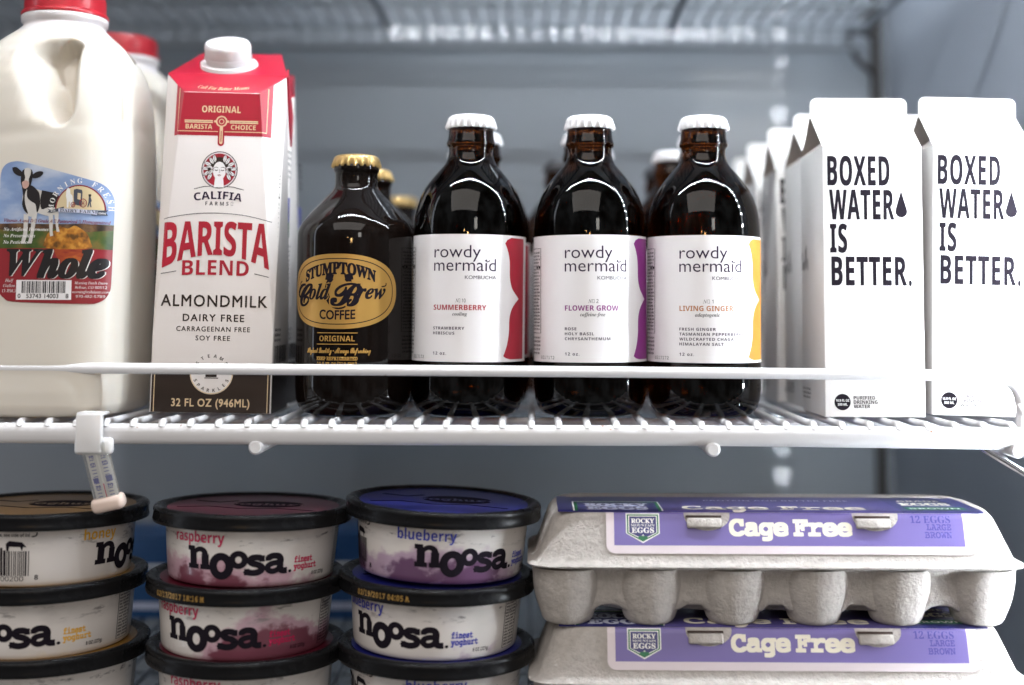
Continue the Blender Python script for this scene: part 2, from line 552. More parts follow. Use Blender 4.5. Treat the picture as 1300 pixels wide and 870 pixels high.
def glyphs(s, style='sans', off=0.0, spacing=1.0):
    key = (s, style, off, spacing)
    if key not in _TCACHE:
        c = bpy.data.curves.new('lettering', 'FONT')
        c.body = _conv(s, style)
        if STYLES[style] is not None and _MATH is not None:
            c.font = _MATH
        c.size = 1.0
        c.offset = off
        c.space_character = spacing
        c.resolution_u = 3
        o = bpy.data.objects.new('lettering', c)
        me = o.to_mesh()
        vs = [(v.co.x, v.co.y) for v in me.vertices]
        fs = [tuple(p.vertices) for p in me.polygons]
        o.to_mesh_clear()
        bpy.data.objects.remove(o)
        bpy.data.curves.remove(c)
        _TCACHE[key] = (vs, fs)
    return _TCACHE[key]


_CAPH = {}


def caph(style):
    if style not in _CAPH:
        vs, _ = glyphs('H', style)
        _CAPH[style] = (max(v[1] for v in vs) - min(v[1] for v in vs)) if vs else 0.7
    return _CAPH[style]


class Print:
    def __init__(self):
        self.items = []
        self.mats = []

    def mi(self, m):
        if m not in self.mats:
            self.mats.append(m)
        return self.mats.index(m)

    def add(self, vs, fs, m, layer, big):
        self.items.append((vs, fs, self.mi(M[m]), layer, big))

    def poly(self, pts, m, layer=1, big=True):
        self.add(list(pts), [tuple(range(len(pts)))], m, layer, big)

    def rect(self, x0, y0, x1, y1, m, layer=1, big=True):
        self.poly([(x0, y0), (x1, y0), (x1, y1), (x0, y1)], m, layer, big)

    def ellipse(self, cx, cy, rx, ry, m, layer=1, n=40, a0=0.0, a1=360.0):
        full = abs(a1 - a0) >= 359.9
        k = n if full else n + 1
        self.poly([(cx + rx * math.cos(R(a0 + (a1 - a0) * i / n)), cy + ry * math.sin(R(a0 + (a1 - a0) * i / n))) for i in range(k)], m, layer)

    def line(self, pts, w, m, layer=1, closed=False):
        vs, fs = [], []
        n = len(pts)
        for i, p in enumerate(pts):
            a = pts[(i - 1) % n] if (closed or i > 0) else p
            b = pts[(i + 1) % n] if (closed or i < n - 1) else p
            dx, dy = b[0] - a[0], b[1] - a[1]
            d = math.hypot(dx, dy) or 1
            ww = w[i] if isinstance(w, (list, tuple)) else w
            nx, ny = -dy / d * ww / 2, dx / d * ww / 2
            vs += [(p[0] + nx, p[1] + ny), (p[0] - nx, p[1] - ny)]
        for i in range(n if closed else n - 1):
            j = (i + 1) % n
            fs.append((2 * i, 2 * i + 1, 2 * j + 1, 2 * j))
        self.add(vs, fs, m, layer, True)

    def ring(self, cx, cy, rx, ry, w, m, layer=1, n=48, a0=0.0, a1=360.0):
        full = abs(a1 - a0) >= 359.9
        k = n if full else n + 1
        self.line([(cx + rx * math.cos(R(a0 + (a1 - a0) * i / n)), cy + ry * math.sin(R(a0 + (a1 - a0) * i / n))) for i in range(k)], w, m, layer, full)

    def text(self, s, x, y, h, m, style='sans', align='C', width=None, xs=1.0, off=0.0, shear=0.0, arc=None,
             rot=0.0, layer=2, spacing=1.0, warp=None, fit=None):
        """h = cap height in mm, y = baseline; arc = radius (+ crest up, - crest down); fit = (x0, y0, x1, y1) box"""
        if off > 0:                                        # bolder: overprint shifted copies a hair apart
            hh = h if not fit else (fit[3] - fit[1])
            r_ = off * hh / caph(style)
            dirs = [(1, 1), (-1, 1), (-1, -1), (1, -1)] + ([(1, 0), (0, 1), (-1, 0), (0, -1)] if hh > 5 else [])
            for k, (dx, dy) in enumerate(dirs):
                dx, dy = dx * r_ * 0.9, dy * r_ * 0.9
                ft = (fit[0] + r_ + dx, fit[1] + r_ + dy, fit[2] - r_ + dx, fit[3] - r_ + dy) if fit else None
                self.text(s, x + dx, y + dy, h, m, style, align, width, xs, 0.0, shear, arc, rot, layer + 0.09 * (k + 1), spacing, warp, ft)
            if fit:
                fit = (fit[0] + r_, fit[1] + r_, fit[2] - r_, fit[3] - r_)
            off = 0.0
        vs, fs = glyphs(s, style, off, spacing)
        if not vs:
            return
        x0, x1 = min(v[0] for v in vs), max(v[0] for v in vs)
        if fit:
            y0, y1 = min(v[1] for v in vs), max(v[1] for v in vs)
            out = [(fit[0] + (a - x0) / (x1 - x0) * (fit[2] - fit[0]), fit[1] + (b - y0) / (y1 - y0) * (fit[3] - fit[1])) for a, b in vs]
            self.add(out, fs, m, layer, True)
            return
        k = h / caph(style)
        kx = k * xs
        if width:
            kx = width / (x1 - x0)
        ox = {'C': (x0 + x1) / 2, 'L': x0, 'R': x1}[align]
        out = []
        cr, sr = math.cos(R(rot)), math.sin(R(rot))
        for a, b in vs:
            px, py = (a - ox) * kx + b * k * shear, b * k
            if warp:
                px, py = warp(px, py)
            if arc:
                t = px / abs(arc)
                if arc > 0:
                    px, py = (arc + py) * math.sin(t), (arc + py) * math.cos(t) - arc
                else:
                    q = -arc
                    px, py = (q - py) * math.sin(t), q - (q - py) * math.cos(t)
            out.append((x + px * cr - py * sr, y + px * sr + py * cr))
        self.add(out, fs, m, layer, h > 7)

    def barcode(self, x0, y0, x1, y1, m='ink', layer=2, seed=3):
        rnd = random.Random(seed)
        x = x0
        while x < x1:
            w = rnd.choice((0.35, 0.35, 0.7, 1.0)) * (x1 - x0) / 34
            if x + w > x1:
                break
            self.rect(x, y0, x + w, y1, m, layer, False)
            x += w + rnd.choice((0.4, 0.5, 0.9)) * (x1 - x0) / 34

    def greek(self, x0, y0, x1, y1, rows, m='ink_grey', layer=2, seed=1, fill=0.6):
        """rows of very small print, as word-length dashes broken into strokes"""
        rnd = random.Random(seed)
        ph = (y1 - y0) / rows
        for r_ in range(rows):
            yb = y1 - (r_ + 1) * ph + ph * 0.2
            x = x0
            while x < x1 - 1.0:
                w = min(rnd.uniform(1.2, 5.0), x1 - x)
                xx = x
                while xx < x + w:
                    self.rect(xx, yb, xx + 0.32, yb + ph * fill * rnd.uniform(0.7, 1.0), m, layer, False)
                    xx += 0.55
                x += w + 0.9

    def build(self, name, mapfn, parent, step=3.0, stepv=0.0, base=0.10, gap=0.05, smooth=True, cuts=()):
        bm = bmesh.new()
        lay = bm.verts.layers.float.new('h')
        for big in (True, False):
            tmp = bmesh.new() if big else bm
            tl = tmp.verts.layers.float.new('h') if big else lay
            for vs, fs, mi, layer, bg_ in self.items:
                if bg_ != big:
                    continue
                bv = []
                for (a, b) in vs:
                    v = tmp.verts.new((a, b, 0))
                    v[tl] = layer
                    bv.append(v)
                for f in fs:
                    if len(set(f)) < 3:
                        continue
                    try:
                        nf = tmp.faces.new([bv[i] for i in f])
                    except ValueError:
                        continue
                    nf.normal_update()
                    if nf.normal.z < 0:
                        nf.normal_flip()
                    nf.material_index = mi
            if big:
                if tmp.faces:
                    bmesh.ops.triangulate(tmp, faces=[f for f in tmp.faces if len(f.verts) > 4])
                    for ax, st in ((0, step), (1, stepv)):
                        if not st:
                            continue
                        lo = min(v.co[ax] for v in tmp.verts)
                        hi = max(v.co[ax] for v in tmp.verts)
                        c = math.ceil(lo / st) * st + 0.01
                        while c < hi:
                            pc, pn = [0, 0, 0], [0, 0, 0]
                            pc[ax], pn[ax] = c, 1
                            bmesh.ops.bisect_plane(tmp, geom=tmp.verts[:] + tmp.edges[:] + tmp.faces[:], dist=1e-5, plane_co=pc, plane_no=pn)
                            c += st
                    # the layer value of cut verts is interpolated; copy over
                me = bpy.data.meshes.new('tmp')
                tmp.to_mesh(me)
                tmp.free()
                bm.from_mesh(me)
                bpy.data.meshes.remove(me)
                lay = bm.verts.layers.float.get('h') or bm.verts.layers.float.new('h')
        for pc, pn in cuts:
            bmesh.ops.bisect_plane(bm, geom=bm.verts[:] + bm.edges[:] + bm.faces[:], dist=1e-5, plane_co=pc, plane_no=pn)
        for v in bm.verts:
            v.co = Vector(mapfn(v.co.x, v.co.y, base + gap * v[lay]))
        for f in bm.faces:
            f.normal_update()
        bm.verts.layers.float.remove(lay)
        return obj(name, bm, self.mats, parent, smooth, 0)


def cyl_map(rfun, a0=0.0):
    def f(u, v, off):
        r0 = rfun(v)
        a = u / rfun(0) + R(a0)
        r = r0 + off
        return (r * math.sin(a), -r * math.cos(a), v)
    return f


def plane_map(o, ux, uv):
    o, ux, uv = Vector(o), Vector(ux).normalized(), Vector(uv).normalized()
    n = ux.cross(uv).normalized()
    return lambda u, v, off: o + ux * u + uv * v + n * off


# ================================================================== the cooler's inside
def slab(name, x0, y0, z0, x1, y1, z1, m):
    bm = bmesh.new()
    add_box(bm, x0, y0, z0, x1, y1, z1)
    return structure(name, bm, m)


slab('wall_back', -1100, 500, -420, 352, 520, 640, M['liner'])
slab('wall_right', 352, -10, -420, 372, 520, 640, M['liner_side'])
slab('wall_left', -1120, -10, -420, -1100, 520, 640, M['liner_side'])
slab('ceiling', -1120, -10, 640, 372, 520, 660, M['ceiling'])
slab('floor', -1120, -10, -440, 372, 520, -420, M['floor'])

# vertical standard in the corner with the bracket that carries the upper shelf
t = thing('shelf_standard', 'dark slotted metal upright in the back right corner of the cooler', 'shelf upright', (0.339, 0.494, -0.41))
bm = bmesh.new()
add_box(bm, -4.5, -5, 0, 4.5, 5, 1040, bevel=0.8)
for k in range(40):
    add_box(bm, -1.6, -5.6, 20 + k * 25.4, 1.6, -4.9, 34 + k * 25.4)
obj('upright', bm, M['dark_metal'], t, False)
t = thing('shelf_bracket', 'dark forked bracket holding the right end of the upper wire shelf', 'bracket', (0.334, 0.47, 0.33))
bm = bmesh.new()
add_tube(bm, [(0, 12, 6), (-16, 2, 12), (-32, -4, 6), (-30, 0, -2)], 3.0)
add_tube(bm, [(-30, 0, 2), (-16, 6, -18), (-1, 12, -28)], 3.2)
add_tube(bm, [(-26, 0, 6), (-12, 0, 26), (2, 10, 34)], 2.6)
obj('bracket_arm', bm, M['dark_metal'], t)

def wire_shelf(name, label, loc, x0, x1, y1, m, pitch=16.7, wr=1.9, back_drop=False, front=True):
    t = thing(name, label, 'wire shelf', loc)
    bm = bmesh.new()
    n = int((x1 - x0) / pitch)
    for k in range(n + 1):
        x = x0 + k * pitch + random.uniform(-0.4, 0.4)
        pts = [(x, y1, -wr), (x, y1 * 0.66, -wr), (x, y1 * 0.33, -wr), (x, 12, -wr), (x, 4, -wr + 0.2), (x, 0.4, -wr + 0.2), (x, -1.2, -wr - 0.4), (x, -2.0, -wr - 2.0), (x, -1.4, -wr - 5)]
        if back_drop:
            pts = [(x, y1 + 1.5, -24), (x, y1 + 1.5, -8), (x, y1 + 0.8, -wr - 1)] + pts
        add_tube(bm, pts, [wr] * (len(pts) - 1) + [wr * 0.4], 10)
    obj('wire_grid', bm, m, t)
    bm = bmesh.new()
    for yy in (70, 190, 310, y1 - 3):
        add_tube(bm, [(x0 - 4, yy, -wr * 2 - 2.4), (x1 + 4, yy, -wr * 2 - 2.4)], 2.6, 12)
    if back_drop:
        add_tube(bm, [(x0 - 4, y1 + 4, -24), (x1 + 4, y1 + 4, -24)], 3, 12)
        add_tube(bm, [(x0 - 4, y1 + 4, -2), (x1 + 4, y1 + 4, -2)], 3, 12)
    obj('cross_rod', bm, m, t)
    return t


us = wire_shelf('wire_shelf', 'grey wire shelf overhead, blurred at the top of the cooler', (0, 0.05, 0.345), -620, 312, 400, M['grey_wire'], pitch=17, wr=1.7, back_drop=True)
bm = bmesh.new()
add_tube(bm, [(-620, 0, -6), (316, 0, -6)], 5, 14)
add_tube(bm, [(316, 0, -6), (316, 404, -6)], 3.2, 12)
for xx in (-142, 128):
    add_tube(bm, [(xx, 0, -9), (xx, 400, -9)], 4.2, 12)
obj('frame_bar', bm, M['grey_wire'], us)

ms = wire_shelf('wire_shelf', 'white wire shelf with a front rail, carrying the bottles and cartons', (0, 0, 0), -470, 300, 455, M['white_wire'], wr=2.2)
bm = bmesh.new()                                           # front bar: a deep rounded strip
prof = [(-1.0, 0.0), (-2.6, -0.9), (-3.5, -2.6), (-3.7, -4.6), (-3.2, -7.0), (-2.2, -9.4), (-0.8, -11.4), (0.8, -12.0), (2.6, -11.0), (3.2, -6), (3.0, -1.6), (1.4, 0.0)]
rings = []
for k in range(61):
    x = -475 + (305 + 475) * k / 60
    wob = 0.35 * math.sin(x * 0.013)
    rings.append([bm.verts.new((x, a, b - 2.9 + wob * 0.5)) for a, b in prof])
for a, b in zip(rings, rings[1:]):
    for k in range(len(prof)):
        bm.faces.new((a[k], a[(k + 1) % len(prof)], b[(k + 1) % len(prof)], b[k]))
bm.faces.new(list(reversed(rings[0])))
bm.faces.new(rings[-1])
bmesh.ops.recalc_face_normals(bm, faces=bm.faces)
obj('front_bar', bm, M['white_wire'], ms)
bm = bmesh.new()
add_tube(bm, [(-475, 9, -9.0), (0, 9, -12.6), (308, 9, -15.2)], 2.0, 12)
obj('lower_rod', bm, M['white_wire'], ms)
bm = bmesh.new()                                           # guard rail, bent down at its right end
pts = [(-475, 2, 29.8), (-200, 2, 29.2), (0, 2, 28.6), (150, 2, 27.9), (255, 2, 27.2)] + \
      [(272 + 16 * math.sin(R(a)), 2, 11.0 + 16 * math.cos(R(a))) for a in range(0, 91, 15)] + [(288, 2, 4), (288, 2, -4)]
add_tube(bm, pts, 3.3, 16)
obj('guard_rail', bm, M['white_wire'], ms)
for xx in (-164, 105, 374 - 90):
    bm = bmesh.new()
    add_tube(bm, [(xx, -3.0, -16.5), (xx, -1.5, -16.5), (xx, 40, -16.5), (xx, 450, -16.5)], [3.2, 4.4, 4.2, 4.2], 16)
    obj('support_rod', bm, M['white_wire'], ms)

t = thing('support_arm', 'shiny metal rod slanting down below the right end of the white shelf', 'shelf support', (0.262, 0.012, -0.012))
bm = bmesh.new()
add_tube(bm, [(0, 0, 0), (30, 2, -18), (62, 4, -37), (89, 6, -54)], 2.6, 14)
obj('rod', bm, M['chrome'], t)

ls = wire_shelf('wire_shelf', 'lower wire shelf under the yoghurt tubs and egg cartons', (0, -0.03, -0.1864), -620, 340, 500, M['grey_wire'])
bm = bmesh.new()
add_tube(bm, [(-620, -1, -6), (344, -1, -6)], 5, 14)
obj('front_bar', bm, M['white_wire'], ls)

t = thing('storage_box', 'dark brown box lying on the upper wire shelf at top left', 'box', (-0.245, 0.17, 0.3455))
bm = bmesh.new()
add_box(bm, -40, -80, 0.5, 36, 80, 90, bevel=2)
obj('carton', bm, M['brown_box'], t)
bm = bmesh.new()
add_box(bm, -40.4, -80.4, 70, 36.4, 80.4, 92, bevel=2)
obj('lid', bm, M['brown_box'], t)


def blue_box(label, x, w, h, y=0.33):
    t = thing('blue_box', label, 'box', (x, y, -0.1862), (0, 0, R(random.uniform(-2, 2))))
    bm = bmesh.new()
    add_box(bm, -w / 2, -35, 0, w / 2, 35, h, bevel=1.5)
    obj('carton', bm, M['blue_box'], t)
    p = Print()
    p.rect(-w / 2 + 4, h * 0.62, w / 2 - 4, h * 0.66, 'white_ink', 1)
    p.rect(-w / 2 + 4, h * 0.12, w / 2 - 4, h * 0.20, 'banner', 1)
    p.build('print', plane_map((0, -35, 0), (1, 0, 0), (0, 0, 1)), t)
    return t


blue_box('blue box standing far behind the honey tubs', -0.325, 125, 66)
blue_box('blue box standing far behind the raspberry and blueberry tubs', -0.19, 120, 70)


# ================================================================== crown caps and glass bottles
def crown_bm(bm, z0, r, h, mi=0):
    def rm(rr, z, a):
        k = max(0.0, min(1.0, (z0 + h * 0.62 - z) / (h * 0.55)))
        return rr + k * (1.05 * math.cos(21 * a) + 0.35 * math.cos(42 * a) - 0.5)
    prof = [(r - 2.2, z0 + 0.4), (r - 0.2, z0), (r + 0.2, z0 + h * 0.12), (r, z0 + h * 0.35), (r - 0.3, z0 + h * 0.55), (r - 0.6, z0 + h * 0.7),
            (r - 1.4, z0 + h * 0.83), (r - 2.7, z0 + h * 0.93), (r - 5.0, z0 + h * 0.98), (r * 0.35, z0 + h), (0, z0 + h)]
    add_lathe(bm, prof, 168, mi, rm)


KOM = [(0, 2.2), (18, 1.6), (24, 0.3), (27, 0.1), (30.5, 1.5), (33.2, 5), (34.8, 10), (35.5, 17), (35.5, 30), (35.5, 60), (35.5, 90), (35.5, 112), (35.4, 116),
       (34.8, 124), (33.4, 130.5), (31.6, 136), (29.2, 141), (26.5, 145), (23, 149.5), (19.6, 153.6), (16.6, 157), (14.8, 160.5), (14.0, 164), (13.9, 167),
       (14.3, 168.4), (15.3, 169.2), (15.6, 170.6), (15.2, 172), (14.6, 174), (14.2, 178), (13.9, 181), (13.5, 183), (0, 183)]
COF = [(0, 2.2), (18, 1.6), (25, 0.3), (28, 0.1), (31.5, 1.5), (34.2, 5), (35.8, 10), (36.3, 17), (36.3, 60), (36.3, 108), (36.2, 112.5), (35.3, 116),
       (33.4, 119.6), (31, 122.6), (28.4, 126), (24.2, 130.5), (20, 135), (16.2, 139), (14.2, 141.5), (13.5, 144), (13.4, 149), (13.5, 151.5), (14.3, 152.2), (14.6, 153.4),
       (14.4, 155), (14.0, 157), (13.7, 158), (0, 158)]


def bottle_body(prof, m, parent, rmod=None):
    dense = []
    for (r0, z0), (r1, z1) in zip(prof, prof[1:]):
        n = max(1, int(abs(z1 - z0) / 6))
        for k in range(n):
            dense.append((r0 + (r1 - r0) * k / n, z0 + (z1 - z0) * k / n))
    dense.append(prof[-1])
    bm = bmesh.new()
    add_lathe(bm, dense, 112, 0, rmod)
    return obj('glass_body', bm, m, parent, True, 50)


KLX = [0.0]


def kombucha_label(parent, flavour, sub, num, herbs, ink, shape_m, yaw):
    """white wrap-round label with its lettering; u in mm round the bottle"""
    Rb = 35.5
    p = Print()
    p.rect(-62, 33.5, 62, 111, 'paper', 0)
    # brace-shaped colour panel at the right edge of the front
    z = lambda y: (527 - y) / 2.0
    top = [(23.4, z(315)), (25.2, z(310.5)), (28.5, z(308)), (44, z(308))]
    bot = [(44, z(457)), (28.5, z(457)), (25.0, z(455.5)), (22.8, z(453))]
    left = [(22.8, z(453)), (25.6, z(440)), (27.2, z(425)), (27.5, z(408)), (29.2, z(397)), (32.6, z(389)), (37.0, z(382.8)),
            (32.8, z(376.5)), (29.4, z(369)), (27.6, z(357)), (27.3, z(338)), (25.8, z(325)), (23.4, z(315))]
    p.poly(top + bot + smooth2(left[:7], 4)[1:-1] + smooth2(left[6:], 4)[:-1], shape_m, 1)
    T = lambda s, u, y, h, m='ink_purple', **k: p.text(s, u, z(y), h, m, align='L', layer=2, **k)
    T('rowdy', -22.8, 333.5, 7.6, style='sans', xs=1.05, off=-0.004)
    T('mermaid', -22.9, 349.8, 7.6, style='sans', width=39.6, off=-0.004)
    p.line([(9.6, z(336.8)), (11.2, z(338.6)), (12.8, z(336.8))], 0.6, 'ink_purple', 2)
    T('KOMBUCHA', -2.6, 359.6, 2.1, style='sans', width=19.5)
    T('N\u00ba ' + num, -8.2, 388, 2.2, 'ink_grey', style='serifi', width=6.2)
    T(flavour, -22.8, 397.2, 3.1, ink, style='sansb', width=33.5)
    p.text(sub, -5.5, z(404), 2.1, 'ink_grey', style='serifbi', layer=2)
    for k, s in enumerate(herbs):
        T(s, -22.9, 421 + 6.0 * k, 1.7, style='sansb', xs=1.18, spacing=1.1)
    T('12 oz.', -22.9, 451.5, 1.8, style='sansb', xs=1.15, spacing=1.15)
    # facts panel that goes round the left side
    p.line([(-58, z(320)), (-43.5, z(320)), (-43.5, z(425)), (-58, z(425))], 0.5, 'ink', 2)
    p.greek(-58, z(422), -45, z(323), 24, 'ink', 2, 4)
    p.rect(-50, z(345), -44.2, z(342), 'ink', 2, False)
    p.greek(-58, z(452), -44, z(428), 5, 'ink_grey', 2, 8)
    T('0217172', -43, 456.5, 1.8, 'ink_grey', style='mono')
    p.build('label', cyl_map(lambda v: Rb, yaw), parent, step=2.5, base=0.12, gap=0.05)


def kombucha(label, loc, flavour, sub, num, herbs, ink, shape_m, yaw):
    t = thing('kombucha_bottle', label, 'bottle', loc, group='stubby amber bottles with white crown caps')
    bottle_body(KOM, M['glass_amber'], t)
    bm = bmesh.new()
    crown_bm(bm, 180.0, 15.6, 8.8)
    obj('crown_cap', bm, M['white_crown'], t, True, 60)
    kombucha_label(t, flavour, sub, num, herbs, ink, shape_m, yaw)
    return t


k1 = kombucha('stubby amber bottle with a red patterned SUMMERBERRY label', (-0.0425, 0.05, 0), 'SUMMERBERRY', 'cooling', '10',
              ['STRAWBERRY', 'HIBISCUS'], 'red_print', 'red_print', 3)
k2 = kombucha('stubby amber bottle with a purple edged FLOWER GROW label', (0.035, 0.05, 0), 'FLOWER GROW', 'caffeine-free', '2',
              ['ROSE', 'HOLY BASIL', 'CHRYSANTHEMUM'], 'purple_print', 'purple_print', 9)
k3 = kombucha('stubby amber bottle with an orange edged LIVING GINGER label', (0.1065, 0.05, 0), 'LIVING GINGER', 'adaptogenic', '1',
              ['FRESH GINGER', 'TASMANIAN PEPPERBERRY', 'WILDCRAFTED CHAGA', 'HIMALAYAN SALT'], 'orange_ink', 'orange_print', 5)
for src, x, y, rz, lab in [
        (k1, -0.0395, 0.124, 2, 'amber bottle right behind the SUMMERBERRY bottle, its red label edge showing'),
        (k1, -0.050, 0.199, -20, 'amber bottle third in the file behind the SUMMERBERRY bottle'),
        (k2, 0.034, 0.124, -4, 'amber bottle right behind the FLOWER GROW bottle'),
        (k2, 0.0425, 0.199, 8, 'amber bottle third in the file behind the FLOWER GROW bottle'),
        (k2, 0.022, 0.290, 15, 'blurred dark capped amber bottle farthest back behind the FLOWER GROW bottle'),
        (k3, 0.115, 0.124, -30, 'amber bottle right behind the LIVING GINGER bottle'),
        (k3, 0.106, 0.220, 12, 'blurred amber bottle whose white cap shows left of the LIVING GINGER neck'),
        (k3, 0.109, 0.330, 0, 'blurred dark capped amber bottle farthest back behind the LIVING GINGER bottle')]:
    b_ = dup(src, (x, y, 0), (0, 0, R(rz)), lab)
    if 'farthest' in lab:                                  # the last ones get a darker cap colour
        for ch in b_.children:
            if ch.name.startswith('crown_cap'):
                ch.data = ch.data.copy()
                ch.data.materials[0] = M['dark_crown']

for b_, tl in ((k1, 0.35), (k2, -0.25), (k3, 0.15)):       # none stands quite upright on the wires
    b_.rotation_euler = (R(0.2), R(tl), 0)


def coffee(label, loc, yaw=-9.0):
    t = thing('coffee_bottle', label, 'bottle', loc, group='dark stubby coffee bottles with gold crown caps')
    bottle_body(COF, M['glass_black'], t)
    bm = bmesh.new()
    crown_bm(bm, 155.0, 15.0, 8.2)
    obj('crown_cap', bm, M['gold_cap'], t, True, 60)
    p = Print()
    zc, hw, hh = 75.8, 38.6, 22.8

    def sup(a, b, n=2.35, k=64):
        o = []
        for i in range(k):
            t_ = 2 * math.pi * i / k
            c, s = math.cos(t_), math.sin(t_)
            o.append((a * math.copysign(abs(c) ** (2 / n), c), zc + b * math.copysign(abs(s) ** (2 / n), s)))
        return o
    p.poly(sup(hw, hh), 'gold', 0)
    p.line(sup(hw - 3.1, hh - 2.9), 0.55, 'ink', 1, True)
    bend = lambda a, b: (a, b - a * a * 0.0135)
    p.text('STUMPTOWN', 0, zc + 10.6, 7.0, 'ink', 'serifb', width=47, layer=2, off=0.02, warp=lambda a, b: (a, b * (1 - abs(a) * 0.004) - a * a * 0.0085))
    # horseshoe behind the script
    p.ring(1.2, zc + 0.2, 7.8, 9.6, 3.0, 'ink', 1, a0=125, a1=415)
    p.line([(-5.4, zc + 6.5), (-4.4, zc + 10.6)], 5.0, 'ink', 1)
    p.line([(7.6, zc + 6.7), (6.8, zc + 10.6)], 5.0, 'ink', 1)
    for k in range(7):
        a = R(150 + 240 * k / 6.0)
        p.rect(1.2 + 7.8 * math.cos(a) - 0.4, zc + 0.2 + 9.6 * math.sin(a) - 0.5, 1.2 + 7.8 * math.cos(a) + 0.4, zc + 0.2 + 9.6 * math.sin(a) + 0.5, 'gold', 2, False)
    for lay, dx, dz, o_, m in ((3, 0, 0, 0.040, 'gold'), (4, 0, 0, 0.014, 'ink')):
        p.text('C', -25.0, zc - 8.7, 13.4, m, 'script', layer=lay, off=o_, xs=1.05)
        p.text('old', -12.6, zc - 4.7, 9.0, m, 'serifbi', layer=lay, off=o_ * 0.8, shear=0.12, xs=0.9)
        p.text('B', 5.6, zc - 8.7, 13.6, m, 'script', layer=lay, off=o_, xs=1.0)
        p.text('rew', 20.8, zc - 4.3, 8.8, m, 'serifbi', layer=lay, off=o_ * 0.8, shear=0.12, xs=0.95)
    p.line(smooth2([(-29, zc + 3), (-30.2, zc + 5.0), (-28.0, zc + 6.4)]), 0.7, 'ink', 4)
    p.line(smooth2([(27.5, zc + 3.0), (30.2, zc + 3.6), (30.6, zc + 5.2)]), 0.7, 'ink', 4)
    p.text('COFFEE', 0, zc - 17.0, 5.4, 'ink', 'sans', width=22.5, off=0.022, layer=2, warp=lambda a, b: (a, b + a * a * 0.004))
    p.rect(-13, 50.4, 13, 50.9, 'gold', 1)
    p.rect(-13, 43.6, 13, 44.1, 'gold', 1)
    p.text('ORIGINAL', 0, 45.6, 3.3, 'gold', 'sansb', width=22.5, layer=1)
    p.text('Highest Quality - Always Refreshing', 0, 38.6, 3.0, 'gold', 'script', width=42, layer=1, off=0.02)
    p.text('KEEP REFRIGERATED', 0, 34.2, 2.0, 'gold', 'mono', width=26, layer=1, off=0.02)
    p.text('10.5 FL OZ (310.5ML)', 0, 30.8, 2.0, 'gold', 'mono', width=25, layer=1, off=0.02)
    p.greek(62, 40, 82, 105, 20, 'ink_grey', 1, 5)
    p.build('label', cyl_map(lambda v: 36.3, yaw), t, step=2.5, base=0.10, gap=0.05)
    return t


c1 = coffee('dark stubby coffee bottle with gold cap and gold oval label', (-0.1145, 0.05, 0))
dup(c1, (-0.1155, 0.130, 0), (0, 0, R(30)), 'coffee bottle second in line, its gold cap right of the front cap')
dup(c1, (-0.1175, 0.340, 0), (0, 0, R(-10)), 'blurred coffee bottle farthest back, its cap above the front bottle shoulder')


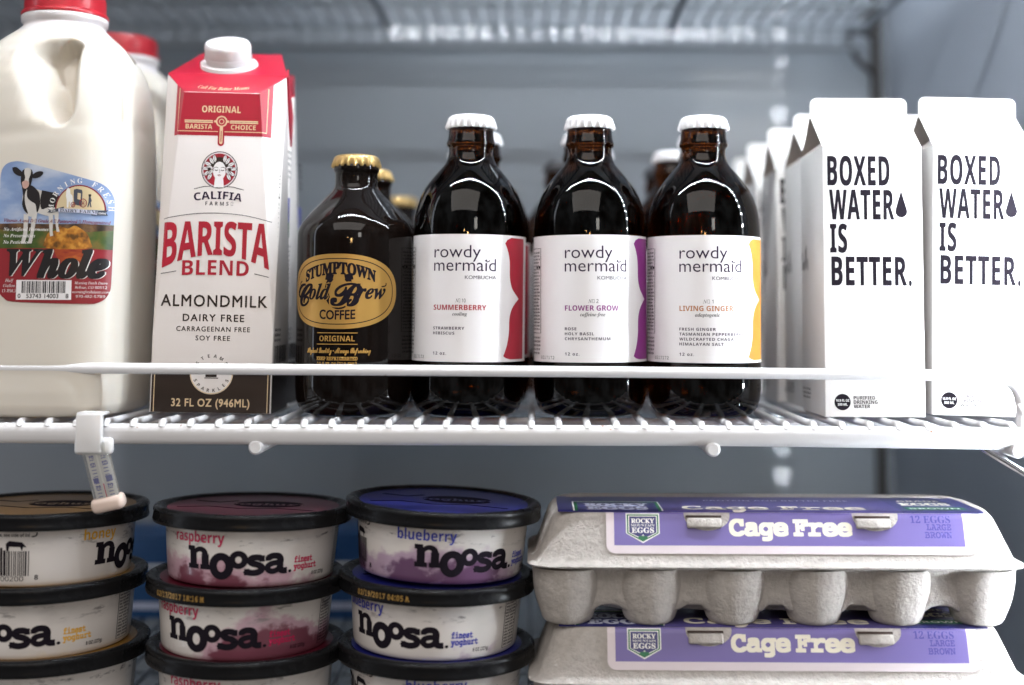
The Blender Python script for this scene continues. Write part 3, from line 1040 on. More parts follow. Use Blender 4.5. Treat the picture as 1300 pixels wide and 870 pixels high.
# ================================================================== white water cartons
def water_carton(label, loc, rot=0.0):
    t = thing('water_carton', label, 'carton', loc, (0, 0, R(rot)), 'white gable-top water cartons')
    bm = bmesh.new()
    w, d, zs, zr, zf = 31.0, 31.0, 167.5, 190.5, 203.0
    V = lambda x, y, z: bm.verts.new((x, y, z))
    b = [V(-w, -d, 0.4), V(w, -d, 0.4), V(w, d, 0.4), V(-w, d, 0.4)]
    s = [V(-w, -d, zs), V(w, -d, zs), V(w, d, zs), V(-w, d, zs)]
    fl, fr, kl, kr = V(-w - 0.2, -1.2, zr), V(w + 0.2, -1.2, zr), V(-w - 0.2, 1.2, zr), V(w + 0.2, 1.2, zr)
    pl, pr = V(-w + 25, 0, zr - 3), V(w - 25, 0, zr - 3)
    F = lambda vs, mi=0: setattr(bm.faces.new(vs), 'material_index', mi)
    F([b[3], b[2], b[1], b[0]])
    for i in range(4):
        j = (i + 1) % 4
        F([b[i], b[j], s[j], s[i]])
    F([s[0], s[1], fr, fl])
    F([s[2], s[3], kl, kr])
    for A, B, P, G, K in ((s[0], s[3], pl, fl, kl), (s[2], s[1], pr, kr, fr)):
        F([B, A, P], 1)
        F([A, G, P], 1)
        F([K, B, P], 1)
    es = [e for e in bm.edges if abs(e.verts[0].co.z - e.verts[1].co.z) > 100]
    bmesh.ops.bevel(bm, geom=es, offset=0.9, segments=3, affect='EDGES', profile=0.5)
    # top fin with rounded shoulders
    pts = [(-w - 0.2, zr - 0.6)]
    for cx, a0 in ((-w + 3.8, 180), (w - 3.8, 90)):
        pts += [(cx + 4.0 * math.cos(R(a0 - k * 15)), zf - 4.0 + 4.0 * math.sin(R(a0 - k * 15))) for k in range(7)]
    pts.append((w + 0.2, zr - 0.6))
    a = [V(x, -1.3, z) for x, z in pts]
    c = [V(x, 1.3, z) for x, z in pts]
    F(list(a))
    F(list(reversed(c)))
    for i in range(len(pts) - 1):
        F([a[i + 1], a[i], c[i], c[i + 1]])
    bmesh.ops.recalc_face_normals(bm, faces=bm.faces)
    obj('carton_body', bm, [M['carton_white'], M['carton_inner']], t, True, 25)
    p = Print()
    u = lambda px: (px - 1108.5) / 2.05
    v = lambda py: (528 - py) / 2.05
    for s_, x0, x1, y0, y1 in (('BOXED', 1051, 1131, 236, 197), ('WATER', 1053, 1136, 279, 240.5), ('IS', 1053.5, 1075.5, 321.5, 284), ('BETTER.', 1055, 1157, 363.5, 326)):
        p.text(s_, 0, 0, 1, 'ink', 'sansb', fit=(u(x0), v(y0), u(x1), v(y1)), layer=1, spacing=1.06, off=0.005)
    drop = [(0, 9.6)] + [(3.7 * math.sin(R(a)), -4.6 + 4.0 * -math.cos(R(a)) * 1.0) for a in range(110, -111, -20)]
    p.poly([(u(1145) + x, v(257) + z * 0.92 - 1.3) for x, z in drop], 'ink', 1)
    p.ellipse(u(1067), v(509.5), 5.0, 5.0, 'ink', 1)
    p.text('16.9 FL OZ', u(1067), v(509), 1.5, 'white_ink', 'sansb', width=8.2, layer=2)
    p.text('500 ML', u(1067), v(514), 1.5, 'white_ink', 'sansb', width=6, layer=2)
    for k, s_ in enumerate(('PURIFIED', 'DRINKING', 'WATER')):
        p.text(s_, u(1081), v(506.2 + 5.4 * k), 2.1, 'ink', 'sansb', align='L', layer=1, xs=1.0)
    p.build('print', plane_map((0, -31.0, 0.4), (1, 0, 0), (0, 0, 1)), t, step=0, base=0.06, gap=0.05, smooth=False)
    # the handwritten word and the small print on the left side
    q = Print()
    q.line(smooth2([(2, 92), (4, 104), (5, 92), (7, 97), (8, 91), (10, 99), (11, 92), (13, 106), (14, 92), (15, 108), (17, 93), (19, 99), (20, 93), (18, 92)], 4), 0.7, 'ink_grey', 1)
    q.greek(2, 8, 24, 16, 3, 'ink_grey', 1, 9)
    q.build('side_print', plane_map((-31.0, 31, 0.4), (0, -1, 0), (0, 0, 1)), t, step=0, base=0.06, smooth=False)
    return t


w1 = water_carton('white BOXED WATER carton on the left of the front pair', (0.209, 0.061, 0), 0.5)
dup(w1, (0.2755, 0.0625, 0.0008), (0, R(1.3), R(-0.6)), 'white BOXED WATER carton on the right of the front pair, brightly lit')
for x, y, rz, lab in [(0.2115, 0.126, 2.0, 'white water carton second in the left file, only a sliver showing'),
                      (0.2060, 0.192, -1.0, 'white water carton third in the left file, its pinkish front edge showing'),
                      (0.2050, 0.280, 1.5, 'blurred white water carton fourth in the left file'),
                      (0.2100, 0.378, -2.0, 'blurred white water carton farthest back in the left file'),
                      (0.2860, 0.128, 1.0, 'white water carton in the gap behind the front pair')]:
    dup(w1, (x, y, 0), (0, 0, R(rz)), lab)


# ================================================================== almond milk cartons
def almond_carton(label, loc, rot):
    t = thing('almond_milk_carton', label, 'carton', loc, rot, 'tall almond milk cartons')
    pts = {'bl': (-37, -30, .4), 'br': (37, -30, .4), 'bbr': (37, 30, .4), 'bbl': (-37, 30, .4),
           'vl': (-37, -30, 45), 'vr': (37, -30, 45), 'wr': (37, 30, 45), 'wl': (-37, 30, 45),
           'f1': (-23.5, -30, 199.5), 'f2': (23.5, -30, 199.5), 's1': (-38.5, -13, 214), 's2': (37.5, -13, 214), 'k1': (-26, 30, 236.5), 'k2': (26, 30, 236.5)}
    bm = bmesh.new()
    V = {k: bm.verts.new(p) for k, p in pts.items()}
    F = lambda s, mi=0: setattr(bm.faces.new([V[k] for k in s.split()]), 'material_index', mi)
    F('bbl bbr br bl')
    F('bl br vr vl'); F('br bbr wr vr'); F('bbr bbl wl wr'); F('bbl bl vl wl')
    F('vl vr f2 f1'); F('vr wr s2'); F('wl vl s1'); F('wr wl k1 k2')
    F('vl f1 s1'); F('vr s2 f2'); F('wl s1 k1'); F('wr k2 s2')
    F('f1 f2 s2 s1', 1); F('s1 s2 k2 k1', 1)
    bmesh.ops.recalc_face_normals(bm, faces=bm.faces)
    bmesh.ops.bevel(bm, geom=bm.edges[:], offset=0.55, segments=3, affect='EDGES', profile=0.5)
    for f in bm.faces:
        if f.calc_center_median().z > 198 and f.normal.z > 0.22:
            f.material_index = 1
    obj('carton_body', bm, [M['carton'], M['red_print']], t, True, 30)
    # folded ear hugging the right side
    bm = bmesh.new()
    add_prism = [(37.3, -15, 212.5), (34.5, 2, 221), (38.2, 4, 190), (38.6, 0, 170), (38.2, -6, 182)]
    a = [bm.verts.new(p) for p in add_prism]
    b = [bm.verts.new((p[0] + 1.1, p[1], p[2])) for p in add_prism]
    bm.faces.new(list(reversed(a)))
    bm.faces.new(b)
    for i in range(5):
        j = (i + 1) % 5
        bm.faces.new((a[i], a[j], b[j], b[i]))
    bmesh.ops.recalc_face_normals(bm, faces=bm.faces)
    obj('folded_ear', bm, M['red_print'], t, False)

    def plane_y(A, B, C):
        A, B, C = (Vector(pts[k]) for k in (A, B, C))
        n = (B - A).cross(C - A)
        return lambda x, z: A.y - (n.x * (x - A.x) + n.z * (z - A.z)) / n.y
    pl, pr = plane_y('vl', 'f1', 's1'), plane_y('vr', 'f2', 's2')

    def front(u, v, off):
        y = -30.0
        if v > 45:
            y = max(y, pl(u, v), pr(u, v))
        return (u, y - off, v)
    p = Print()
    X = lambda px, py: (px - 269.0 - (522 - py) * 10.0 / 410) / 2.05
    Z = lambda py: (522 - py) / 2.05
    c = lambda s, py, h, m='ink_brown', **k: p.text(s, 0, Z(py), h, m, **k)
    p.poly([(-29.5, 172), (30.5, 172), (30.5, 206.4), (23.3, 199.0), (-23.3, 199.0), (-29.5, 205.0)], 'red_print', 0)
    p.line([(-27.0, 202), (-27.0, 174.6), (28.0, 174.6), (28.0, 203)], 0.55, 'cream_print', 1)
    c('ORIGINAL', 139.5, 4.1, 'cream_print', style='sansb', width=24)
    p.rect(-22.5, 179.9, -5.0, 181.7, 'cream_print', 1)
    p.rect(5.5, 179.9, 23.0, 181.7, 'cream_print', 1)
    p.rect(-22.5, 180.65, -5.0, 180.9, 'red_print_dark', 2)
    p.rect(5.5, 180.65, 23.0, 180.9, 'red_print_dark', 2)
    p.text('BARISTA', -13.5, 174.9 + 1.2, 2.9, 'cream_print', 'sansb', width=16.5, layer=2)
    p.text('CHOICE', 14.0, 174.9 + 1.2, 2.9, 'cream_print', 'sansb', width=15.5, layer=2)
    p.ellipse(0.4, 181, 4.0, 3.8, 'red_print', 1)
    p.ring(0.4, 181, 3.1, 3.1, 0.9, 'cream_print', 2)
    p.ring(0.4, 181, 1.4, 1.4, 0.5, 'cream_print', 2)
    p.line([(-4.2, 181), (-3.0, 181)], 1.3, 'cream_print', 2)
    p.line([(3.8, 181), (5.0, 181)], 1.3, 'cream_print', 2)
    p.line([(0.4, 178), (0.4, 167.2)], 4.0, 'red_print', 2)
    p.ellipse(0.4, 167.3, 2.0, 1.8, 'red_print', 2, 20)
    p.line([(0.4, 178), (0.4, 167.8)], 2.0, 'cream_print', 3)
    p.ellipse(0.4, 167.8, 1.0, 1.0, 'cream_print', 3, 16)
    p.line([(0.4, 175), (0.4, 168.2)], 0.5, 'red_print', 4)
    # oval emblem: a face framed by leaves before a rayed red ground
    cx, cy = 0.2, 150.6
    p.ellipse(cx, cy, 11.2, 11.6, 'ink_brown', 1)
    p.ellipse(cx, cy, 10.7, 11.1, 'paper_pink', 2)
    p.ellipse(cx, cy, 9.9, 10.3, 'red_print', 3)
    for k in range(15):
        a = R(38 + 104 * k / 14)
        p.line([(cx + 5.5 * math.cos(a), cy + 5.5 * math.sin(a)), (cx + 9.6 * math.cos(a), cy + 10.0 * math.sin(a))], 0.42, 'red_print_dark', 4)
    p.poly([(cx - 3.1, cy - 11.0), (cx + 3.1, cy - 11.0), (cx + 2.4, cy - 4), (cx - 2.4, cy - 4)], 'paper', 5)
    p.ellipse(cx, cy + 4.2, 5.6, 3.8, 'ink_brown', 5, 24)
    p.ellipse(cx, cy - 0.6, 4.0, 5.7, 'paper', 6, 28)
    p.poly([(cx - 4.2, cy + 2.0), (cx, cy + 6.4), (cx + 4.2, cy + 2.0), (cx + 2.6, cy + 4.9), (cx, cy + 5.4), (cx - 2.6, cy + 4.9)], 'ink_brown', 7)
    for s in (-1, 1):
        p.line([(cx + s * 0.8, cy + 1.2), (cx + s * 2.0, cy + 1.75), (cx + s * 3.2, cy + 1.3)], 0.32, 'ink_brown', 7)
        p.line([(cx + s * 0.9, cy - 0.1), (cx + s * 1.9, cy - 0.45), (cx + s * 3.0, cy - 0.1)], 0.5, 'ink_brown', 7)
        for k, (lx, ly, an) in enumerate(((5.0, 5.6, 60), (7.2, 3.6, 25), (8.3, 0.8, -5), (7.6, -2.2, -35), (5.9, -4.2, -65), (6.0, 1.2, 10), (3.2, 7.0, 80), (5.6, -1.6, -40))):
            a = R(an)
            L_, W_ = 2.7, 1.15
            q = [(-L_, 0), (-0.8, W_), (1.0, W_ * 0.9), (L_, 0), (1.0, -W_ * 0.9), (-0.8, -W_)]
            qq = [(cx + s * (lx + x * math.cos(a) - y * math.sin(a)), cy + ly + x * math.sin(a) + y * math.cos(a)) for x, y in q]
            p.poly(qq, 'paper', 7 + k % 2)
            p.line(qq, 0.28, 'ink_brown', 8 + k % 2, True)
            p.line([qq[0], qq[3]], 0.22, 'ink_brown', 9 + k % 2)
        p.ellipse(cx + s * 6.2, cy + 0.4, 1.0, 1.0, 'ink_brown', 10, 12)
    p.line([(cx, cy + 0.4), (cx + 0.45, cy - 1.7), (cx - 0.35, cy - 1.8)], 0.25, 'ink_grey', 7)
    p.line([(cx - 1.1, cy - 3.3), (cx, cy - 3.0), (cx + 1.1, cy - 3.3), (cx, cy - 3.8)], 0.4, 'red_print_dark', 7, True)
    p.line([(-15.0, 138.4), (-9, 140.0), (0, 140.7), (9, 140.0), (15.6, 138.4)], 0.4, 'ink_grey', 2)
    p.text('CALIFIA', 0, 132.4, 4.8, 'ink_purple', 'sansb', width=29, arc=70, layer=2)
    p.text('FARMS\u2019', 0.8, 128.4, 2.3, 'ink_grey', 'sansb', width=17, layer=2, spacing=1.5)
    p.line(smooth2([(-33.5, 119.4), (-17, 122.6), (0, 123.6), (17, 122.4), (33.2, 118.8)], 6), 0.4, 'ink_grey', 1)
    # arched BARISTA: letters grow towards both ends
    def arch(a, b):
        k, q = b / 22.0, (a / 30.0) ** 2
        return (a, (97.8 - 7.2 * q) * (1 - k) + (118.2 - 1.0 * q) * k)
    p.text('BARISTA', 0, 0, 22.0, 'red_print', 'sansb', width=65.5, layer=1, warp=arch, off=0.004)
    p.text('BLEND', 0, 85.2, 9.2, 'red_print', 'sansb', width=41, layer=1, warp=lambda a, b: (a, b - a * a * 0.0012))
    p.line([(-33.4, 85.4), (-24, 87.2)], 0.45, 'ink_grey', 1)
    p.line([(24, 86.4), (33.0, 84.4)], 0.45, 'ink_grey', 1)
    c('ALMONDMILK', 387.5, 7.0, style='sans', width=65, off=0.012, spacing=1.15)
    c('DAIRY FREE', 406, 4.2, style='sans', width=37.5, off=0.014, spacing=1.2)
    c('CARRAGEENAN FREE', 418.8, 2.9, style='sans', width=45, off=0.012, spacing=1.2)
    c('SOY FREE', 430.2, 2.9, style='sans', width=21, off=0.012, spacing=1.2)
    # dark foot band with the round steam badge
    p.rect(-36.2, 0.6, 36.2, 29.2, 'ink_brown', 0)
    for ux in (-34.6, 34.6):
        p.rect(ux - 0.25, 0.8, ux + 0.25, 28.6, 'cream_print', 1)
    p.ellipse(0, 24.8, 13.2, 13.0, 'carton', 1)
    p.ring(0, 24.8, 12.8, 12.6, 0.6, 'cream_print', 2, a0=160, a1=380)
    for s, a0, a1, up in (('STEAMS', 145, 35, True), ('SPARKLES', 205, 335, False)):
        for k, ch in enumerate(s):
            a = a0 + (a1 - a0) * k / (len(s) - 1)
            rr = 9.6 if up else 11.6
            p.text(ch, rr * math.cos(R(a)), 24.8 + rr * math.sin(R(a)), 2.0, 'ink_brown', 'sansb', rot=(a - 90) if up else (a + 90), layer=3)
    p.rect(-3.6, 22.4, 3.2, 25.0, 'ink_brown', 3)
    p.line([(-4.2, 21.8), (4.2, 21.8)], 0.5, 'ink_brown', 3)
    p.line(smooth2([(-0.6, 26.5), (0.4, 28.0), (-0.5, 29.2), (0.5, 30.8)], 4), 0.45, 'ink_brown', 3)
    c('32 FL OZ (946ML)', 513, 4.6, 'cream_print', style='sans', width=47.5, off=0.02, spacing=1.1)
    p.build('front_print', front, t, step=0, stepv=0, base=0.12, gap=0.035, smooth=False,
            cuts=[((-37, 45, 0), (154.5, -13.5, 0)), ((37, 45, 0), (154.5, 13.5, 0))])
    # print on the slanted top
    q = Print()
    tz = math.hypot(39, 60) / 60.0
    q.text('Call For Better Means', 0, 2.2, 3.4, 'cream_print', 'serifbi', width=33, arc=-60, layer=1)
    q.build('top_print', plane_map((0, -30, 199.5), (1, 0, 0), (0, 17, 14.5)), t, step=0, base=0.15, smooth=False)
    # facts panel, small print and bars on the right side
    s = Print()
    s.greek(30, 158, 48, 170, 3, 'ink', 1, 21)
    s.greek(28, 150, 50, 157, 2, 'ink_grey', 1, 22)
    s.rect(34, 118, 48, 138, 'blue_ink', 1)
    s.rect(34, 112, 48, 122, 'green_ink', 2)
    s.line([(4, 60), (26, 60), (26, 150), (14, 150)], 0.5, 'ink', 1)
    for k, zz in enumerate((146, 141, 134, 128, 122, 116, 110, 104, 98, 92, 86, 80)):
        s.rect(5, zz, 25.5, zz + (1.5 if k in (2, 8) else 0.35), 'ink', 1)
        s.greek(6, zz + 1.2, 24, zz + 4.2, 1, 'ink', 1, 30 + k)
    s.greek(5, 44, 27, 60, 5, 'ink', 1, 44)
    s.greek(32, 60, 54, 108, 16, 'ink_grey', 1, 45)
    s.rect(0.5, 0.6, 59.5, 29.2, 'ink_brown', 0)
    s.barcode(6, 31, 50, 42, 'ink', 1, 5)
    s.build('side_print', plane_map((37.0, -30, 0), (0, 1, 0), (-1.0, 0, 178)), t, step=0, base=0.28, smooth=False)
    # screw cap standing square to the slanted top
    tilt = math.atan2(22.5, 43)
    bm = bmesh.new()
    pr_ = []
    for k in range(48):
        a = 2 * math.pi * k / 48
        rr = 20.0 - 1.2 * math.cos(2 * a) * (1 if math.sin(a) < 0 else 0.4)
        pr_.append((rr * math.cos(a) * 0.96, rr * math.sin(a) * 0.86))
    lo = [bm.verts.new((x, y, 0)) for x, y in pr_]
    hi = [bm.verts.new((x * 0.97, y * 0.97, 2.2)) for x, y in pr_]
    bm.faces.new(hi)
    for k in range(48):
        j = (k + 1) % 48
        bm.faces.new((lo[k], lo[j], hi[j], hi[k]))
    add_lathe(bm, [(14.2, 2.0), (14.2, 4.6), (15.0, 4.8), (15.2, 6.6), (15.1, 6.9)], 96)
    add_lathe(bm, [(14.2, 5.6), (14.7, 7.0), (14.6, 12.5), (14.4, 14.2), (13.6, 15.6), (12.0, 16.2), (0, 16.2)], 120, 0,
              lambda r_, z, a: r_ + (0.22 * math.cos(60 * a) if 7.5 < z < 13 else 0))
    bmesh.ops.rotate(bm, verts=bm.verts, cent=(0, 0, 0), matrix=Matrix.Rotation(tilt, 3, 'X'))
    bmesh.ops.translate(bm, verts=bm.verts, vec=(-3.4, 3.0, 222.6))
    obj('screw_cap', bm, M['white_cap'], t, True, 35)
    return t


a1 = almond_carton('tall white and red almond milk carton in front with white screw cap', (-0.2005, 0.060, 0.0006), (0, R(0.9), R(2)))
a2 = dup(a1, (-0.2070, 0.134, 0), (0, R(0.5), R(-3)), 'second almond milk carton standing behind, only its right side showing')
for ch in [c_ for c_ in a2.children if c_.name.startswith('folded_ear')]:
    bpy.data.objects.remove(ch)


# ================================================================== milk jugs
JUG = [(0, 47, 4.0), (2, 50.5, 4.4), (6, 52.4, 4.6), (15, 53, 4.8), (60, 53, 4.8), (120, 53, 4.7), (150, 53, 4.5), (172, 52.8, 4.2), (186, 52.3, 3.8), (198, 51.6, 3.4),
       (207, 50.6, 3.1), (215, 48.8, 2.8), (222, 45.6, 2.6), (229, 40.5, 2.4), (235, 34.5, 2.25), (240, 28.8, 2.1), (243.5, 25.6, 2.0), (246, 24.6, 2.0), (247.2, 26.4, 2.0), (250.5, 26.6, 2.0),
       (252, 25.0, 2.0), (254.5, 22.5, 2.0)]


def jug_dim(z):
    for (z0, a0, n0), (z1, a1_, n1) in zip(JUG, JUG[1:]):
        if z <= z1:
            k = max(0.0, (z - z0) / (z1 - z0))
            k2 = k
            return a0 + (a1_ - a0) * k2, n0 + (n1 - n0) * k2
    return JUG[-1][1], JUG[-1][2]


DENT = smooth2([(25, 226), (25.5, 200), (25, 186), (22, 178.5), (16, 176), (7, 181), (-1.8, 194), (-11, 211), (-8, 226), (4, 232), (16, 231), (25, 226)], 3)


def in_dist(px, py, poly):
    """signed distance to the outline, positive inside, and the nearest edge's side"""
    inside, best, q = False, 1e9, (0, 0)
    for (x0, y0), (x1, y1) in zip(poly, poly[1:]):
        if (y0 > py) != (y1 > py) and px < (x1 - x0) * (py - y0) / (y1 - y0) + x0:
            inside = not inside
        dx, dy = x1 - x0, y1 - y0
        L2 = dx * dx + dy * dy or 1
        k = max(0, min(1, ((px - x0) * dx + (py - y0) * dy) / L2))
        d = math.hypot(px - x0 - k * dx, py - y0 - k * dy)
        if d < best:
            best, q = d, (x0 + k * dx, y0 + k * dy)
    return (best if inside else -best), q


def sstep(a, b, x):
    k = max(0.0, min(1.0, (x - a) / (b - a)))
    return k * k * (3 - 2 * k)


def milk_jug(label, loc, rot=0.0):
    t = thing('milk_jug', label, 'milk jug', loc, (0, 0, R(rot)), 'half gallon milk jugs')
    bm = bmesh.new()
    zs = []
    for (z0, _, _), (z1, _, _) in zip(JUG, JUG[1:]):
        n = max(1, int((z1 - z0) / 1.6))
        zs += [z0 + (z1 - z0) * k / n for k in range(n)]
    zs.append(JUG[-1][0])
    SEG = 240
    rings = []
    for z in zs:
        a, n = jug_dim(z)
        ring = []
        for k in range(SEG):
            th = 2 * math.pi * k / SEG
            c, s = math.cos(th), math.sin(th)
            x = a * math.copysign(abs(c) ** (2 / n), c)
            y = a * math.copysign(abs(s) ** (2 / n), s)
            if y < 0 and 165 < z < 244:
                d, q = in_dist(x, z, DENT)
                if d > -7:
                    hard = sstep(8, 22, q[0]) * 0.8 + sstep(190, 178, q[1]) * 0.3        # sharp by the handle, soft up left
                    w = 21.0 - 15.0 * min(1, hard)
                    y += 25.0 * sstep(-3.0, w, d) * sstep(244, 228, z) * (0.55 + 0.45 * sstep(-12, 14, x))
                # groove on the far side of the handle
                g = math.exp(-((x - (45.5 - 0.10 * (z - 190))) / 4.2) ** 2) * sstep(158, 182, z) * sstep(240, 222, z)
                y += 11.0 * g
            # waist crease above the label and faint blow-mould unevenness
            nz = mnoise.noise(Vector((x * 0.03, y * 0.03, z * 0.03)))
            sc = 1 + 0.006 * nz - 0.010 * math.exp(-((z - 171 - 0.12 * x) / 5.0) ** 2) * (1 if z < 240 else 0)
            if z > 242:
                sc = 1
            ring.append(bm.verts.new((x * sc, y * sc, z)))
        rings.append(ring)
    for a, b in zip(rings, rings[1:]):
        for k in range(SEG):
            j = (k + 1) % SEG
            bm.faces.new((a[k], a[j], b[j], b[k]))
    bm.faces.new(list(reversed(rings[0])))
    bm.faces.new(rings[-1])
    obj('jug_body', bm, M['milk'], t, True, 0)
    bm = bmesh.new()
    knurl = lambda r_, z, a: r_ + (0.25 * math.cos(72 * a) if 254.5 < z < 264 else 0)
    add_lathe(bm, [(24.5, 251.0), (26.6, 251.0), (26.9, 252.5), (26.3, 253.6), (24.9, 254.2), (24.7, 258), (24.5, 263.5), (23.8, 265.6), (22.2, 266.4), (0, 266.4)], 144, 0, knurl)
    obj('red_cap', bm, M['red_cap'], t, True, 40)
    # wrap label, cut high on its left and curved down on its right
    U = lambda px: px * 0.4675 - 13.9 - 0.0022 * max(0, px - 100) ** 2
    Z = lambda py: 249.0 - 0.4675 * py
    P = lambda pts_: [(U(a), Z(b)) for a, b in pts_]
    p = Print()
    outline = [(-4, 228), (-2.5, 218), (3, 210.5), (12, 207.2), (24, 207.6), (60, 216.5), (100, 227.5), (122, 233.6), (134, 240.5), (141, 250), (143, 262),
               (142.5, 300), (141.5, 360), (139.5, 373), (133, 382.5), (122, 387.5), (110, 388.6), (60, 387.8), (16, 386), (6, 382), (-1, 374), (-4, 362)]

    def clip(lo, hi):
        """label outline between two photo rows"""
        o = []
        pts_ = smooth2(outline + [outline[0]], 3)[:-1]
        n = len(pts_)
        def cut(poly, row, keep_below):
            out = []
            for i in range(len(poly)):
                a, b = poly[i], poly[(i + 1) % len(poly)]
                ina = (a[1] >= row) if keep_below else (a[1] <= row)
                inb = (b[1] >= row) if keep_below else (b[1] <= row)
                if ina:
                    out.append(a)
                if ina != inb:
                    k = (row - a[1]) / (b[1] - a[1])
                    out.append((a[0] + k * (b[0] - a[0]), row))
            return out
        return P(cut(cut(pts_, lo, True), hi, False))
    p.poly(clip(200, 289), 'label_sky', 0)
    p.poly(clip(287, 319), 'label_grass', 1)
    p.poly(clip(318, 395), 'label_red', 1)
    p.poly(P([(-3, 287), (30, 286), (60, 288), (100, 286.5), (142, 288), (142, 294), (110, 297), (60, 293), (20, 297), (-3, 294)]), 'label_treeline', 2)
    p.poly(P(smooth2([(56, 306), (60, 298), (70, 295), (74, 290), (84, 293), (92, 289), (100, 293), (108, 300), (112, 310), (110, 318), (58, 318), (56, 306)], 3)), 'label_autumn', 3)
    p.poly(P(smooth2([(66, 318.5), (74, 317.5), (108, 318), (112, 326), (106, 334), (96, 338), (80, 338), (72, 330), (66, 318.5)], 3)), 'label_redfire', 2)
    # black and white cow
    p.poly(P(smooth2([(26, 244), (33, 241), (45, 243), (56, 247), (66, 248), (72, 253), (73, 264), (70, 273), (60, 277), (48, 274), (42, 272), (40, 278), (34, 277), (28, 270), (25, 258), (26, 244)], 3)), 'cow_white', 4)
    p.poly(P(smooth2([(31, 238), (37, 238), (44, 244), (47, 250), (48, 262), (46, 270), (44, 272), (42, 262), (36, 258), (31, 252), (31, 238)], 3)), 'cow_black', 5)
    p.poly(P(smooth2([(50, 244), (60, 246), (68, 248), (73, 254), (73, 265), (66, 266), (58, 266), (50, 268), (48, 256), (50, 244)], 3)), 'cow_black', 5)
    for q in ([(27.5, 274), (33.5, 276), (33, 300), (30, 312), (25, 312), (28, 298)], [(38, 272), (45, 272), (41, 300), (39, 312), (34, 312), (37, 298)],
              [(59, 272), (65, 274), (65, 296), (66, 302), (62, 303), (61, 294)], [(66, 270), (72, 268), (72, 290), (74, 297), (70, 297)]):
        p.poly(P(q), 'cow_white', 5)
    p.poly(P(smooth2([(24, 240), (26, 252), (25, 262), (28, 270), (33, 274), (29, 262), (28, 250), (30, 242), (24, 240)], 3)), 'cow_black', 5)
    for q, m in (([(11, 215), (16, 214.3), (21, 218), (25, 222.6), (22, 226), (16, 224), (12, 220)], 'cow_black'), ([(37, 224), (42, 220.6), (48, 219.6), (51, 221.6), (48, 226), (42, 228.4), (37, 228)], 'cow_black')):
        p.poly(P(smooth2(q + [q[0]], 3)), m, 6)
    p.poly(P(smooth2([(24, 219), (29, 215.6), (35, 217), (37.5, 222), (36.6, 232), (34.5, 240), (31, 243), (26, 241.6), (23, 236), (22.4, 226), (24, 219)], 3)), 'cow_black', 6)
    p.poly(P(smooth2([(27, 216.4), (31, 215.4), (35, 217.6), (34.6, 224), (32.6, 230), (33, 238), (28.6, 241), (26, 236), (28, 228), (26.6, 222), (27, 216.4)], 3)), 'cow_white', 7)
    p.poly(P(smooth2([(24, 234), (28, 231.4), (32, 233), (33, 238), (29.5, 242), (25.4, 240.4), (24, 234)], 3)), 'cow_pink', 8)
    p.ellipse(U(25.3), Z(224), 0.6, 0.7, 'cow_black', 8, 10)
    p.ellipse(U(36), Z(224.8), 0.6, 0.7, 'cow_black', 8, 10)
    # half-round dairy badge: horse, wagon and driver
    cx, cy = U(97), Z(268.5)
    p.ellipse(cx, cy, 13.9, 14.9, 'red_print_dark', 6, 30, 0, 180)
    p.ellipse(cx, cy, 13.1, 14.1, 'sand', 7, 30, 0, 180)
    p.poly(P([(90, 243), (93.5, 241.8), (99.5, 243), (100.5, 246), (100, 264), (91, 262), (90, 252)]), 'slate', 8)
    p.poly(P([(94.8, 247), (98.6, 247.6), (98.4, 256), (94.6, 255)]), 'sand', 9)
    for wx, wy, wr in ((101.5, 260, 2.5), (89.5, 262.2, 1.5)):
        p.ring(U(wx), Z(wy), wr * .75, wr, 0.45, 'red_print_dark', 9, 16)
        for k in range(4):
            a = R(45 * k)
            p.line([(U(wx) - wr * .7 * math.cos(a), Z(wy) - wr * math.sin(a)), (U(wx) + wr * .7 * math.cos(a), Z(wy) + wr * math.sin(a))], 0.22, 'red_print_dark', 9)
    p.poly(P(smooth2([(81, 243.4), (83, 240.8), (85.5, 243), (86, 248), (88.6, 251), (89, 258), (88, 264.5), (86, 264.5), (85.6, 259), (84.4, 259), (84, 265.5), (82, 265.5), (81.8, 257), (80.6, 251), (81, 243.4)], 2)), 'white_ink', 9)
    p.poly(P([(108, 252), (110.6, 252), (112, 257), (110.8, 259), (112, 265), (110.4, 265), (109.4, 260), (108, 265), (106.6, 265), (108, 258)]), 'slate', 9)
    p.ellipse(U(109.4), Z(250.2), 0.75, 0.9, 'cow_black', 9, 10)
    p.rect(U(107.6), Z(249.4), U(111.2), Z(248.6), 'cow_black', 10)
    p.poly(P([(57.5, 267.6), (63, 269.4), (78.5, 264.6), (78.5, 269.6), (63, 272.8), (57.5, 272.4), (60.4, 270)]), 'slate', 8)
    p.poly(P([(112, 271), (120, 269.6), (134, 268), (131, 271.4), (134, 275), (122, 275.4), (112, 275.6)]), 'slate', 8)
    p.poly(P([(71.5, 267), (96, 267.6), (119.5, 269.6), (119.5, 274.6), (96, 272.6), (71.5, 272)]), 'banner', 9)
    p.text('DAIRY FARM', U(95.5), Z(272.2), 1.75, 'slate', 'serifb', width=20.5, rot=-2.4, layer=10)
    p.text('EST.', U(65.5), Z(271.6), 1.1, 'white_ink', 'serifb', layer=10)
    p.text('1894', U(125.5), Z(273.8), 1.1, 'white_ink', 'serifb', layer=10)
    for k, ch in enumerate('MORNING FRESH'):
        a = R(176 - 172 * k / 12)
        p.text(ch, cx + 14.9 * math.cos(a) * 1.0, cy + 15.8 * math.sin(a), 2.9, 'white_ink', 'serifb', rot=math.degrees(a) - 90, layer=7, xs=0.95)
